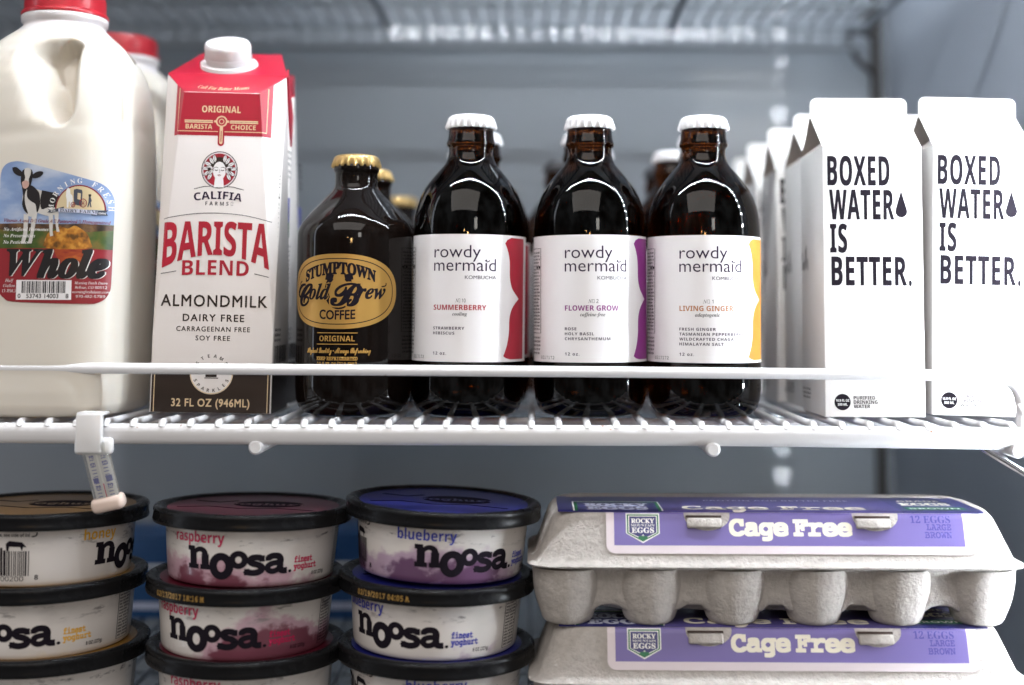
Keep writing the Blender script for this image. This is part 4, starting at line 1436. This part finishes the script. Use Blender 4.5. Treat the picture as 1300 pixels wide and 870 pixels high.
    p.text('Vitamin A and D \u2022 Grade A \u2022 Pasteurized \u2022 Homogenized', U(67), Z(285.5), 1.9, 'red_print_dark', 'serifi', width=60, layer=6, rot=-0.8, off=0.008)
    for k, s in enumerate(('No Artificial Hormones', 'No Preservatives', 'No Pesticides')):
        p.text(s, U(2.5), Z(296 + 8.2 * k), 1.9, 'white_ink', 'serifbi', align='L', layer=6)
    for lay, dx, dz, m, o_ in ((4, 0.75, -0.35, 'white_ink', 0.004), (5, 0, 0, 'cow_black', 0.012)):
        p.text('W', U(8.5) + dx, Z(352) + dz, 15.0, m, 'serifbi', align='L', width=20.5, layer=lay, off=o_)
        p.text('hole', U(48) + dx, Z(354.5) + dz, 15.4, m, 'serifbi', align='L', width=37.5, layer=lay, off=o_ + 0.012, shear=0.06)
    p.rect(U(21), Z(383.5), U(90.5), Z(358.5), 'paper', 2)
    p.barcode(U(28), Z(375), U(83.5), Z(360), 'ink', 3, 17)
    for s, px in (('0', 25), ('53743', 43.5), ('14003', 66), ('8', 85.5)):
        p.text(s, U(px), Z(381.4), 2.5, 'ink', 'sans', layer=3, off=0.012)
    for k, s in enumerate(('Half', 'Gallon', '(1.89L)')):
        p.text(s, U(12), Z(361 + 6.5 * k), 1.7, 'white_ink', 'serifi', layer=3)
    for k, s in enumerate(('Morning Fresh Dairy', 'Bellvue, CO 80512', 'morningfreshdairy.com', '970-482-5789')):
        p.text(s, U(113), Z(363.5 + 5.7 * k), 1.5, 'white_ink', 'serifi' if k < 3 else 'math', layer=3, width=(17, 16.5, 19.5, 15)[k])

    def jmap(u, v, off):
        a, n = jug_dim(v)
        q = max(0.0, 1 - (min(abs(u), a * 0.999) / a) ** n) ** (1 / n)
        y = -a * q
        nz = mnoise.noise(Vector((u * 0.03, y * 0.03, v * 0.03)))
        sc = 1 + 0.006 * nz - 0.010 * math.exp(-((v - 171 - 0.12 * u) / 5.0) ** 2)
        nx, ny = (abs(u) / a) ** (n - 1) * math.copysign(1, u), -q ** (n - 1)
        L = math.hypot(nx, ny)
        return (u * sc + nx / L * off, y * sc + ny / L * off, v)
    p.build('label', jmap, t, step=1.6, stepv=4.0, base=0.22, gap=0.05)
    return t


j1 = milk_jug('half gallon milk jug in front with red cap and cow label', (-0.304, 0.052, 0.0))
dup(j1, (-0.309, 0.180, 0), (0, 0, R(4)), 'second milk jug behind, its red cap between the front jug and the carton')


# ================================================================== yoghurt tubs
def tub_r(v):
    return 50.0 + max(0.0, v - 4) * 0.078


def yoghurt_tub(name_flavour, label, loc, start, ink, fruit, disc_m, tilt=(0, 0), group=None, date=None):
    """start = angle of the left edge of the big word, 0 facing the front"""
    t = thing('yoghurt_tub', label, 'yoghurt tub', loc, (R(tilt[0]), R(tilt[1]), 0), group)
    t.scale = (1, 1, 0.92)
    low = 'lowest' in label
    bm = bmesh.new()
    add_lathe(bm, ([(0, -7.8), (46, -7.8), (48.6, -6.8), (49.4, -1)] if low else [(0, 1.2), (44, 1.2), (45.5, 0.2), (48, 0.2), (49.4, 1.4)]) + [(50, 4), (51.2, 19), (52.5, 36.5), (52.9, 38.5), (54.2, 39)], 128)
    amount, face, side = fruit
    st_ = start + math.degrees(math.atan2(-loc[0], 0.79)) + 2.0
    body_m = yoghurt_mat(name_flavour + '_yoghurt_tub', *FRUIT[name_flavour], amount, face - st_, side)
    body = obj('tub', bm, body_m, t, True, 50)
    start += math.degrees(math.atan2(-loc[0], 0.79)) + 2.0     # seen from the side the front faces the lens
    body.rotation_euler.z = R(start)
    bm = bmesh.new()
    add_lathe(bm, [(53.4, 37.2), (58.6, 36.0), (59.9, 36.2), (60.3, 37.6), (60.0, 39.2), (59.6, 42.4), (60.1, 43.4), (60.0, 44.9), (59.0, 46.0), (57.2, 46.5), (55.0, 46.2),
                   (53.8, 45.0), (53.0, 44.4), (0, 44.4)], 128)
    lid = obj('lid', bm, M['black_lid'], t, True, 50)
    f = Print()
    f.ellipse(0, 0, 52.0, 52.0, disc_m, 0, 64)
    f.ellipse(8, 6, 22, 15, 'ink', 1, 32)
    f.line([(-44, -14), (-26, -8), (-6, -16), (16, -12), (40, -20)], 3, 'ink', 1)
    f.line([(-40, 18), (-24, 12), (-14, 20)], 3.5, 'ink', 1)
    f.text('yoghurt', 8, 2, 7, disc_m, 'mono', layer=2, off=0.02)
    fl = f.build('film', lambda u, v, off: (u, v, 44.5 + off), lid, step=0, base=0.05)
    p = Print()
    g = lambda ch, x0, y0, x1, y1, st='mono', o_=0.075: p.text(ch, 0, 0, 1, 'ink', st, fit=(x0, y0, x1, y1), off=o_, layer=2)
    k = 1.12
    v0 = 11.0
    # the big word: heavy slab letters of uneven size
    q = lambda pts_, w, lay=2: p.line([(a * k - 1.6, v0 + b) for a, b in smooth2(pts_, 5)], w, 'ink', lay)
    for x0, y0, x1, y1 in ((0, 0, 6.6, 3.0), (7.6, 0, 14.0, 3.0), (0, 11.2, 4.4, 14.2), (1.2, 2.5, 5.4, 11.8), (8.5, 2.5, 12.7, 9.5)):
        p.rect(x0 * k, v0 + y0, x1 * k, v0 + y1, 'ink', 2 + 0.1 * (x0 + y0))
    p.line([(a * k, v0 + b) for a, b in smooth2([(4.4, 10.6), (6.4, 12.2), (8.4, 12.4), (10.0, 11.2), (10.6, 9.2)], 5)], [2.6 + 1.2 * i / 20 for i in range(21)], 'ink', 3)
    p.ring(19.4 * k, v0 + 2.6, 4.3 * k, 6.0, 4.7, 'ink', 2)
    p.ring(28.2 * k, v0 + 6.8, 3.2 * k, 3.9, 3.5, 'ink', 3)
    q([(41.4, 7.2), (39.6, 8.2), (36.6, 8.0), (35.4, 6.3), (36.6, 4.6), (39.6, 3.6), (41.4, 1.8), (40.4, -0.5), (37.4, -1.4), (34.4, -0.8), (33.4, 0.4)], 3.9)
    p.rect(40.4 * k - 1.6, v0 + 5.6, 42.6 * k - 1.6, v0 + 9.5, 'ink', 2.3)
    p.rect(32.6 * k - 1.6, v0 - 2.8, 34.6 * k - 1.6, v0 + 1.2, 'ink', 2.3)
    q([(44.4, 7.6), (46.4, 8.9), (49.4, 8.7), (50.7, 6.6), (50.7, 3.5), (50.9, 0.6), (52.2, -0.6), (54.6, -0.6)], 3.9)
    q([(50.4, 4.6), (47.2, 4.4), (44.8, 3.2), (44.4, 0.8), (46.2, -0.7), (48.8, -0.2), (50.6, 1.6)], 3.4, 2.6)
    p.rect(43.0 * k - 1.6, v0 + 6.0, 45.2 * k - 1.6, v0 + 8.8, 'ink', 2.8)
    p.ellipse(54.8 * k, v0 - 1.3, 1.0, 1.0, 'ink', 2, 16)
    p.text(name_flavour, (-9.5 if len(name_flavour) > 6 else -7) * k, v0 + 16.6, 6.6, ink, 'sansb', align='L', width=(30.5 if len(name_flavour) > 6 else 19) * k, layer=3)
    p.text('finest', 57.2 * k, v0 + 3.8, 3.4, ink, 'mono', align='L', width=11.2 * k, off=0.02, layer=2)
    p.text('yoghurt', 57.0 * k, v0 - 0.6, 3.4, ink, 'mono', align='L', width=14.6 * k, off=0.02, layer=2)
    p.text('8 OZ (227g)', 69 * k, v0 - 5.4, 2.2, 'ink', 'sansb', align='L', width=9.6 * k, layer=2)
    # bar code with grazing cows, and the facts panel on the far side
    b1 = -37.0
    rnd = random.Random(5)
    x = b1 - 30
    while x < b1:
        w = rnd.choice((0.5, 0.9, 1.4))
        hgt = 23 + (5 * max(0, 1 - abs(x - (b1 - 20)) / 6))
        p.rect(x, 7.5, x + w, hgt, 'ink', 2, False)
        x += w + rnd.choice((0.5, 0.8))
    for cx in (b1 - 27, b1 - 8):
        p.poly([(cx - 5, 27.5), (cx - 3, 29.4), (cx + 4, 28.6), (cx + 6.5, 25.4), (cx + 4.6, 25.6), (cx + 4, 23), (cx + 3, 25.6), (cx - 3, 25.8), (cx - 3.6, 23), (cx - 4.6, 23)], 'ink', 3)
    p.text('53923 00200', b1 - 17, 4.2, 3.0, 'ink', 'math', width=28, layer=2)
    p.text('8', b1 + 4, 5.0, 3.0, 'ink', 'sansb', layer=2)
    p.text('for best by date, see side of lid', b1 - 16, 32.0, 2.0, 'ink', 'sansb', width=32, layer=2)
    p.line(smooth2([(b1 + 1, 32), (b1 + 3.4, 32.6), (b1 + 3.8, 34.6)], 4), 0.8, 'ink', 2)
    for r_ in range(11):
        p.greek(101 + r_ * 1.0, 5, 112, 33, 14, 'ink', 2, 60) if r_ == 0 else None
    p.line([(100, 4), (113, 4), (113, 34), (100, 34)], 0.5, 'ink', 2, True)
    # small print
    pr = p.build('print', cyl_map(tub_r), body, step=2.2, base=0.12, gap=0.05)
    # best-by date on the lid's rim
    if date:
        d = Print()
        d.text(date, 0, 39.0, 3.0, 'gold', 'mono', width=36, layer=1, off=0.01)
        d.build('date_print', cyl_map(lambda v: 60.15, -28), lid, step=0, base=0.2)
    return t


TY = 0.040
ZL = -0.1860
PT = 0.0407
ZT = ZL + 0.0072                     # the lowest tubs are a little deeper
def X_at(px, d=0.79):
    return (px - 680) * d / 1600.0


H_, R_, B_ = 'stacked honey yoghurt tubs', 'stacked raspberry yoghurt tubs', 'stacked blueberry yoghurt tubs'
yoghurt_tub('honey', 'topmost honey yoghurt tub, under the hanging thermometer', (X_at(70), TY, ZT + 2 * PT), 30, 'yellow_ink', (0.03, 0, 0), 'gold_disc', (-1.0, 0.3), H_)
yoghurt_tub('honey', 'honey yoghurt tub in the middle of its stack', (X_at(72), TY, ZT + PT), -64, 'yellow_ink', (0.0, 0, 0), 'gold_disc', (0, -0.6), H_)
yoghurt_tub('honey', 'lowest honey yoghurt tub, cut by the bottom edge of the photo', (X_at(77), TY, ZT), -47, 'yellow_ink', (0.05, 0, 0), 'gold_disc', (0, -0.5), H_)
yoghurt_tub('raspberry', 'topmost raspberry yoghurt tub with its maroon lid showing', (X_at(327), TY, ZT + 2 * PT), -47, 'raspberry_ink', (0.12, -60, 0.17), 'maroon_disc', (-1.4, 1.0), R_)
yoghurt_tub('raspberry', 'raspberry yoghurt tub in the middle of its stack', (X_at(321), TY, ZT + PT), -60, 'raspberry_ink', (0.12, 55, 0.2), 'maroon_disc', (0, 0.8), R_, '02/17/2017 18:16 M')
yoghurt_tub('raspberry', 'lowest raspberry yoghurt tub, cut by the bottom edge of the photo', (X_at(323), TY, ZT), -45, 'raspberry_ink', (0.02, 0, 0), 'maroon_disc', (0, 0.5), R_)
yoghurt_tub('blueberry', 'topmost blueberry yoghurt tub, its bright blue lid tilted', (X_at(563), TY, ZT + 2 * PT + 0.0035), -20, 'blue_ink', (0.17, -35, 0.12), 'blue_disc', (0.0, 2.6), B_)
yoghurt_tub('blueberry', 'pale blueberry yoghurt tub in the middle of its stack', (X_at(557), TY, ZT + PT + 0.001), -65, 'blue_ink', (-0.1, 40, 0.12), 'blue_disc', (0.3, 1.6), B_, '02/19/2017 04:05 A')
yoghurt_tub('blueberry', 'lowest blueberry yoghurt tub with a chipped lid rim', (X_at(558), TY, ZT), -9, 'blue_ink', (0.08, 60, 0.1), 'blue_disc', (0, 0.9), B_)


# ================================================================== egg cartons
def rrect(hx, hy, r, n=8):
    o = []
    for cx, cy, a0 in ((hx - r, hy - r, 0), (-hx + r, hy - r, 90), (-hx + r, -hy + r, 180), (hx - r, -hy + r, 270)):
        for k in range(n + 1):
            a = R(a0 + 90.0 * k / n)
            o.append((cx + r * math.cos(a), cy + r * math.sin(a)))
    return o


def dense_loop(pts, step=4.0):
    o = []
    for i in range(len(pts)):
        a, b = pts[i], pts[(i + 1) % len(pts)]
        n = max(1, int(math.hypot(b[0] - a[0], b[1] - a[1]) / step))
        o += [(a[0] + (b[0] - a[0]) * k / n, a[1] + (b[1] - a[1]) * k / n) for k in range(n)]
    return o


LT = 66.2


def egg_carton(label, loc, rot, group):
    t = thing('egg_carton', label, 'egg carton', loc, (0, 0, R(rot)), group)
    # tray: twelve cups hanging from a rim, joined by a web
    bm = bmesh.new()
    for i in range(6):
        for j in (-1, 1):
            cx, cy = -122.5 + 49 * i, 26 * j

            def sq(r_, z, a, k=0.10):
                e = 1 + k * (abs(math.cos(a)) ** 4 + abs(math.sin(a)) ** 4 - 0.75) * -1 * sstep(2, 26, z)
                wob = 0.35 * mnoise.noise(Vector((cx * 0.1 + math.cos(a) * 2, math.sin(a) * 2, z * 0.12)))
                return r_ * e + wob
            add_lathe(bm, [(0, 0.6), (8, 0.3), (12.5, 0.2), (13.8, 1.0), (15.2, 2.8), (16.2, 5.5), (17.1, 8), (18.2, 11), (19.5, 15), (20.7, 20), (21.4, 25.5), (21.6, 30), (21.8, 33)], 48, 0, sq, (cx, cy))
    lp = dense_loop(rrect(144.0, 50.5, 16, 6))
    rings = []
    for k, (ins, z) in enumerate(((18, 9.5), (15.2, 9.7), (13.6, 11.0), (12.6, 15), (11.5, 22), (10, 28), (7.5, 31.5), (3.0, 32.6), (-1.4, 33.0), (-2.4, 33.8), (-1.8, 34.9), (1, 35.2))):
        ring = []
        for (x, y) in lp:
            s = max(0.0, 1 - ins / 50.5)
            xx, yy = x - math.copysign(min(abs(x), ins), x) if abs(x) > 120 else x, y - math.copysign(ins, y) if abs(y) > 30 else y * (1 - ins / 50.5)
            arch = 0.0
            if k < 4:                                      # the web rises into arches between the cups
                ph = ((x + 147) % 49.0) / 49.0
                arch = 3.5 * sstep(0.10, 0.17, min(ph, 1 - ph))
            rough = 0.55 * mnoise.noise(Vector((x * 0.18, y * 0.18, 3))) if 6 < k < 11 else 0.0
            ring.append(bm.verts.new((xx + rough, yy + rough * (1.6 if k in (8, 9, 10) else 1), z + 1.5 - (arch if k < 3 else 0) + rough * 0.5)))
        rings.append(ring)
    for a, b in zip(rings, rings[1:]):
        for k in range(len(lp)):
            j = (k + 1) % len(lp)
            bm.faces.new((a[k], a[j], b[j], b[k]))
    bm.faces.new(list(reversed(rings[0])))
    obj('tray', bm, M['pulp'], t, True, 60)
    # lid: tapered and rounded, with a dished end facets
    bm = bmesh.new()
    lp = dense_loop(rrect(1, 1, 0.0001, 1), 10)
    rows = [(-1.2, 35.2), (-2.2, 36.2), (-1.2, 37.3), (1.0, 38.0), (2.2, 40), (4.0, 46), (6.2, 53), (8.4, 60), (9.3, 62.6), (10.6, 64.6), (12.6, 65.9), (15.0, LT), (22, LT), (34, LT - 0.2), (48, LT - 0.3)]
    rings = []
    for k, (ins, z) in enumerate(rows):
        hx, hy = 144.0 - ins * 1.15, 50.5 - ins
        rad = min(hy * 0.98, 15 + max(0, ins) * 0.35)
        ring = []
        base = rrect(hx, hy, rad, 6)
        lp = []
        for i in range(len(base)):
            a, b = base[i], base[(i + 1) % len(base)]
            n = 56 if abs(a[0] - b[0]) > 60 else (12 if (i % 7 == 6) else 2)
            lp += [(a[0] + (b[0] - a[0]) * q / n, a[1] + (b[1] - a[1]) * q / n) for q in range(n)]
        for (x, y) in lp:
            r1 = mnoise.noise(Vector((x * 0.05, y * 0.05, z * 0.05))) * 0.45 + mnoise.noise(Vector((x * 0.2, y * 0.2, z * 0.2))) * 0.18
            if k <= 3:
                r1 += 0.5 * mnoise.noise(Vector((x * 0.25, y * 0.25, 9)))
            dx = 0.0
            if abs(x) > hx - 20 and 3 < k < 12:            # shallow corner facets pressed into the ends
                dx = -math.copysign(1.8 * math.exp(-((abs(y) - hy * 0.62) / 7) ** 2), x)
            ring.append(bm.verts.new((x + dx, y + (r1 * 0.5 if k < 12 else 0), z + (r1 * 0.35 if k < 4 else r1 * 0.25))))
        rings.append(ring)
    for a, b in zip(rings, rings[1:]):
        for k in range(len(a)):
            j = (k + 1) % len(a)
            bm.faces.new((a[k], a[j], b[j], b[k]))
    bm.faces.new(rings[-1])
    obj('lid', bm, M['pulp'], t, True, 60)
    # printed label folded over the front and top
    prof = [(-50.5 + i_, z_) for i_, z_ in rows[3:]]        # up the front face, over the edge and back across the top

    def lab(u, v, off):
        for (ya, za), (yb, zb) in zip(prof, prof[1:]):
            d = math.hypot(yb - ya, zb - za)
            if v <= d or yb == prof[-1][0]:
                k = v / d
                return (u, ya + (yb - ya) * k - (zb - za) / d * off, za + (zb - za) * k + (yb - ya) / d * off)
            v -= d
    y0, z0, y1, z1 = -50.5 + 1.0, 38.0, -50.5 + 8.4, 60.0
    U = lambda px: (px - 984) * 0.467
    V = lambda py: (722.0 - py) * 0.43 - 0.6
    p = Print()
    bl = []
    for cx, cy, a0 in ((1219, 696, 0), (781, 696, 90)):
        bl += [(U(cx + 12 * math.cos(R(a0 + k * 15))), V(cy + 12 * math.sin(R(a0 + k * 15)))) for k in range(7)]
    p.poly([(U(1231), V(652.4)), *bl, (U(769), V(652.4))], 'egg_margin', 0)
    p.rect(U(779), V(697), U(1218), V(652.4), 'egg_purple', 1)
    p.text('Cage Free', 0, 0, 1, 'egg_cream', 'mono', fit=(U(923), V(691), U(1078), V(660.5)), off=0.021, layer=3, spacing=0.93)
    p.text('12 EGGS', U(1202), V(665.5), 4.0, 'egg_text_blue', 'serifb', align='R', width=23.5, layer=2)
    p.text('LARGE', U(1202), V(675), 3.3, 'egg_text_blue', 'mono', align='R', width=14.3, layer=2, off=0.008)
    p.text('BROWN', U(1202), V(685.5), 3.3, 'egg_text_blue', 'mono', align='R', width=15.6, layer=2, off=0.008)

    def shield(cx, top, w, h, lay=2):
        for q, m in ((0, 'white_ink'), (0.7, 'green_ink'), (1.5, 'white_ink'), (2.0, 'egg_navy')):
            s_ = [(cx - w / 2 + q, top - q), (cx + w / 2 - q, top - q), (cx + w / 2 - q, top - h * 0.68 + q * 0.3), (cx, top - h + q * 1.2), (cx - w / 2 + q, top - h * 0.68 + q * 0.3)]
            p.poly(s_, m, lay)
            lay += 1
        p.text('ROCKY', cx, top - h * 0.33, 2.5, 'white_ink', 'serifb', width=w * 0.68, layer=lay, off=0.012)
        p.text('MOUNTAIN', cx, top - h * 0.445, 1.3, 'white_ink', 'serifb', width=w * 0.70, layer=lay)
        p.text('EGGS', cx, top - h * 0.655, 2.9, 'white_ink', 'serifb', width=w * 0.66, layer=lay, off=0.012)
        b_ = top - h * 0.86
        p.poly([(cx - 3.3, b_ + 0.3), (cx - 1.8, b_ + 1.9), (cx - 1.0, b_ + 1.3), (cx, b_ + 2.7), (cx + 1.2, b_ + 1.2), (cx + 2.0, b_ + 1.8), (cx + 3.3, b_ + 0.3), (cx, b_ - 1.4)], 'green_ink', lay)
        p.poly([(cx - 0.7, b_ + 1.7), (cx, b_ + 2.7), (cx + 0.8, b_ + 1.6), (cx, b_ + 1.9)], 'white_ink', lay + 1)
    shield(U(815), V(654), 19.8, 17.2)
    for px in (896, 1108):                                  # torn half-round windows for the latch knobs
        cx = U(px)
        pts = [(cx - 13.5, V(652.6)), (cx + 13.5, V(652.6))] + [(cx + 13.5 * math.cos(R(a)), V(657) - 8.6 * math.sin(R(a))) for a in range(0, 181, 15)]
        p.poly(pts, 'pulp', 4)
    p.build('label', lab, t, step=0, stepv=2.0, base=0.50, gap=0.04, smooth=True, cuts=[((0, c_, 0), (0, 1, 0)) for c_ in (15.9, 23.25, 26.0, 28.4)])
    tp = Print()
    UT = lambda px: (px - 984) * 0.48
    tp.rect(UT(716), 3.0, UT(1240), 62, 'egg_navy', 0)
    tp.rect(UT(845), 3.0, UT(1140), 62, 'egg_top_violet', 1)
    tp.rect(UT(735), 4, UT(846), 40, 'white_ink', 2)
    tp.rect(UT(737), 4, UT(844), 38.5, 'green_ink', 3)
    tp.rect(UT(741), 4, UT(840), 36, 'egg_navy', 4)
    tp.text('ROCKY', UT(790), 20, 11, 'banner', 'serifb', width=38, layer=5, off=0.02)
    tp.text('EGGS', UT(790), 6, 10, 'banner', 'serifb', width=36, layer=5, off=0.02)
    tp.text('Cage Free', UT(985), 8, 13, 'egg_cream', 'mono', width=108, layer=2, off=0.02)
    tp.text('PROTEIN AND BETTER FREE', UT(1000), 44, 4, 'banner', 'sansb', width=90, layer=2)
    tp.text('GRADE', UT(1185), 44, 5, 'egg_cream', 'sansb', width=26, layer=2)
    tp.text('EGGS', UT(1185), 28, 10, 'egg_cream', 'serifb', width=30, layer=2, off=0.02)
    tp.rect(UT(1150), 10, UT(1225), 20, 'green_ink', 2)
    tp.text('BROWN', UT(1187), 12, 5, 'white_ink', 'sansb', width=30, layer=3)
    tp.build('top_label', lambda u, v, off: lab(u, v + V(652.4) - 2.6, off), t, step=0, stepv=1.2, base=0.46, gap=0.03, smooth=True)
    # latch knobs poking through
    nrm = Vector((0, -(z1 - z0), (y1 - y0))).normalized()
    up = Vector((0, y1 - y0, z1 - z0)).normalized()
    for px in (892, 1104):
        bm = bmesh.new()
        add_box(bm, -10.2, -3.4, 0, 10.2, 2.4, 2.9, 0, 1.2, 3)
        add_box(bm, -11.0, 2.4, -0.2, 10.6, 4.4, 0.9, 1, 0.3, 1)
        rot_ = Matrix((Vector((1, 0, 0)), up, nrm)).transposed()
        bmesh.ops.rotate(bm, verts=bm.verts, cent=(0, 0, 0), matrix=rot_)
        bmesh.ops.translate(bm, verts=bm.verts, vec=Vector((U(px), y0, z0)) + up * V(666.5) + nrm * 0.7)
        obj('latch_knob', bm, [M['pulp'], M['brown_box']], t, True, 50)
    return t


E_ = 'stacked violet labelled egg cartons'
e1 = egg_carton('violet labelled pulp egg carton on top of the other', (0.1425, 0.043, ZL + 0.0665), 0.0, E_)
dup(e1, (0.1435, 0.043, ZL), (0, 0, R(-0.3)), 'violet labelled pulp egg carton at the bottom of the pair')


# ================================================================== thermometer hanging from the shelf
t = thing('thermometer', 'clear tube thermometer clipped to the white shelf above the honey tubs', 'thermometer', (-0.2595, -0.0085, 0.0))
bm = bmesh.new()
add_box(bm, -7.8, -2.2, -19.5, 7.8, 1.2, 3.8, 0, 1.4, 3)
add_box(bm, -7.8, -1.0, 2.2, 7.8, 12.0, 4.2, 0, 0.9, 2)
add_box(bm, -9.0, -1.2, -20.5, 13.2, 6.0, -10.5, 0, 2.6, 3)
obj('clip', bm, M['frosted_clip'], t, True, 40)
G = bpy.data.objects.new('tube', None)


def slant(bm):
    bmesh.ops.rotate(bm, verts=bm.verts, cent=(0, 0, 0), matrix=Matrix.Rotation(R(-13), 3, 'Y') @ Matrix.Rotation(R(8), 3, 'X'))
    bmesh.ops.translate(bm, verts=bm.verts, vec=(2.6, 1.6, -16))


bm = bmesh.new()
add_box(bm, -7.6, -3.6, -34.5, 7.6, 3.6, 3, 0, 2.4, 4)
slant(bm)
tube = obj('tube', bm, M['clear_plastic'], t, True, 40)
p = Print()
p.rect(-6.0, -33, 6.0, 2, 'scale_card', 0)
p.line([(0, 0), (0, -31)], 1.0, 'white_ink', 1)
p.line([(0, -22), (0, -31)], 0.6, 'raspberry_ink', 2)
for k in range(15):
    z = -1.5 - 2.0 * k
    p.rect(-4.6, z, -2.0, z + 0.45, 'scale_blue', 1, False)
    p.rect(2.0, z, 4.6, z + 0.45, 'scale_blue', 1, False)
for z, s in ((-6.6, '70'), (-11.4, '50'), (-24.6, '20')):
    p.text(s, 3.4, z, 2.0, 'scale_blue', 'sansb', layer=1)
    p.text(s, -3.4, z, 2.0, 'scale_blue', 'sansb', layer=1)
p.rect(2.0, -21.4, 5.2, -17.8, 'scale_blue', 1)
p.rect(-5.2, -21.0, -2.2, -18.0, 'scale_blue', 1)
mt_ = Matrix.Rotation(R(-13), 3, 'Y') @ Matrix.Rotation(R(8), 3, 'X')
p.build('scale_card', lambda u, v, off: mt_ @ Vector((u, 0.5 - off, v)) + Vector((2.6, 1.6, -16)), tube, step=0, smooth=False)
bm = bmesh.new()
add_box(bm, -9.6, -5.2, -38.5, 9.6, 5.2, -29.5, 0, 3.2, 4)
top = [f for f in bm.faces if f.normal.z > 0.9 and f.calc_center_median().z > -30]
if top:
    r = bmesh.ops.inset_region(bm, faces=top, thickness=1.0)
    bmesh.ops.translate(bm, verts=list({v for f in top for v in f.verts}), vec=(0, 0, -1.0))
slant(bm)
obj('end_cap', bm, M['pinkish_clip'], t, True, 40)
bpy.data.objects.remove(G)
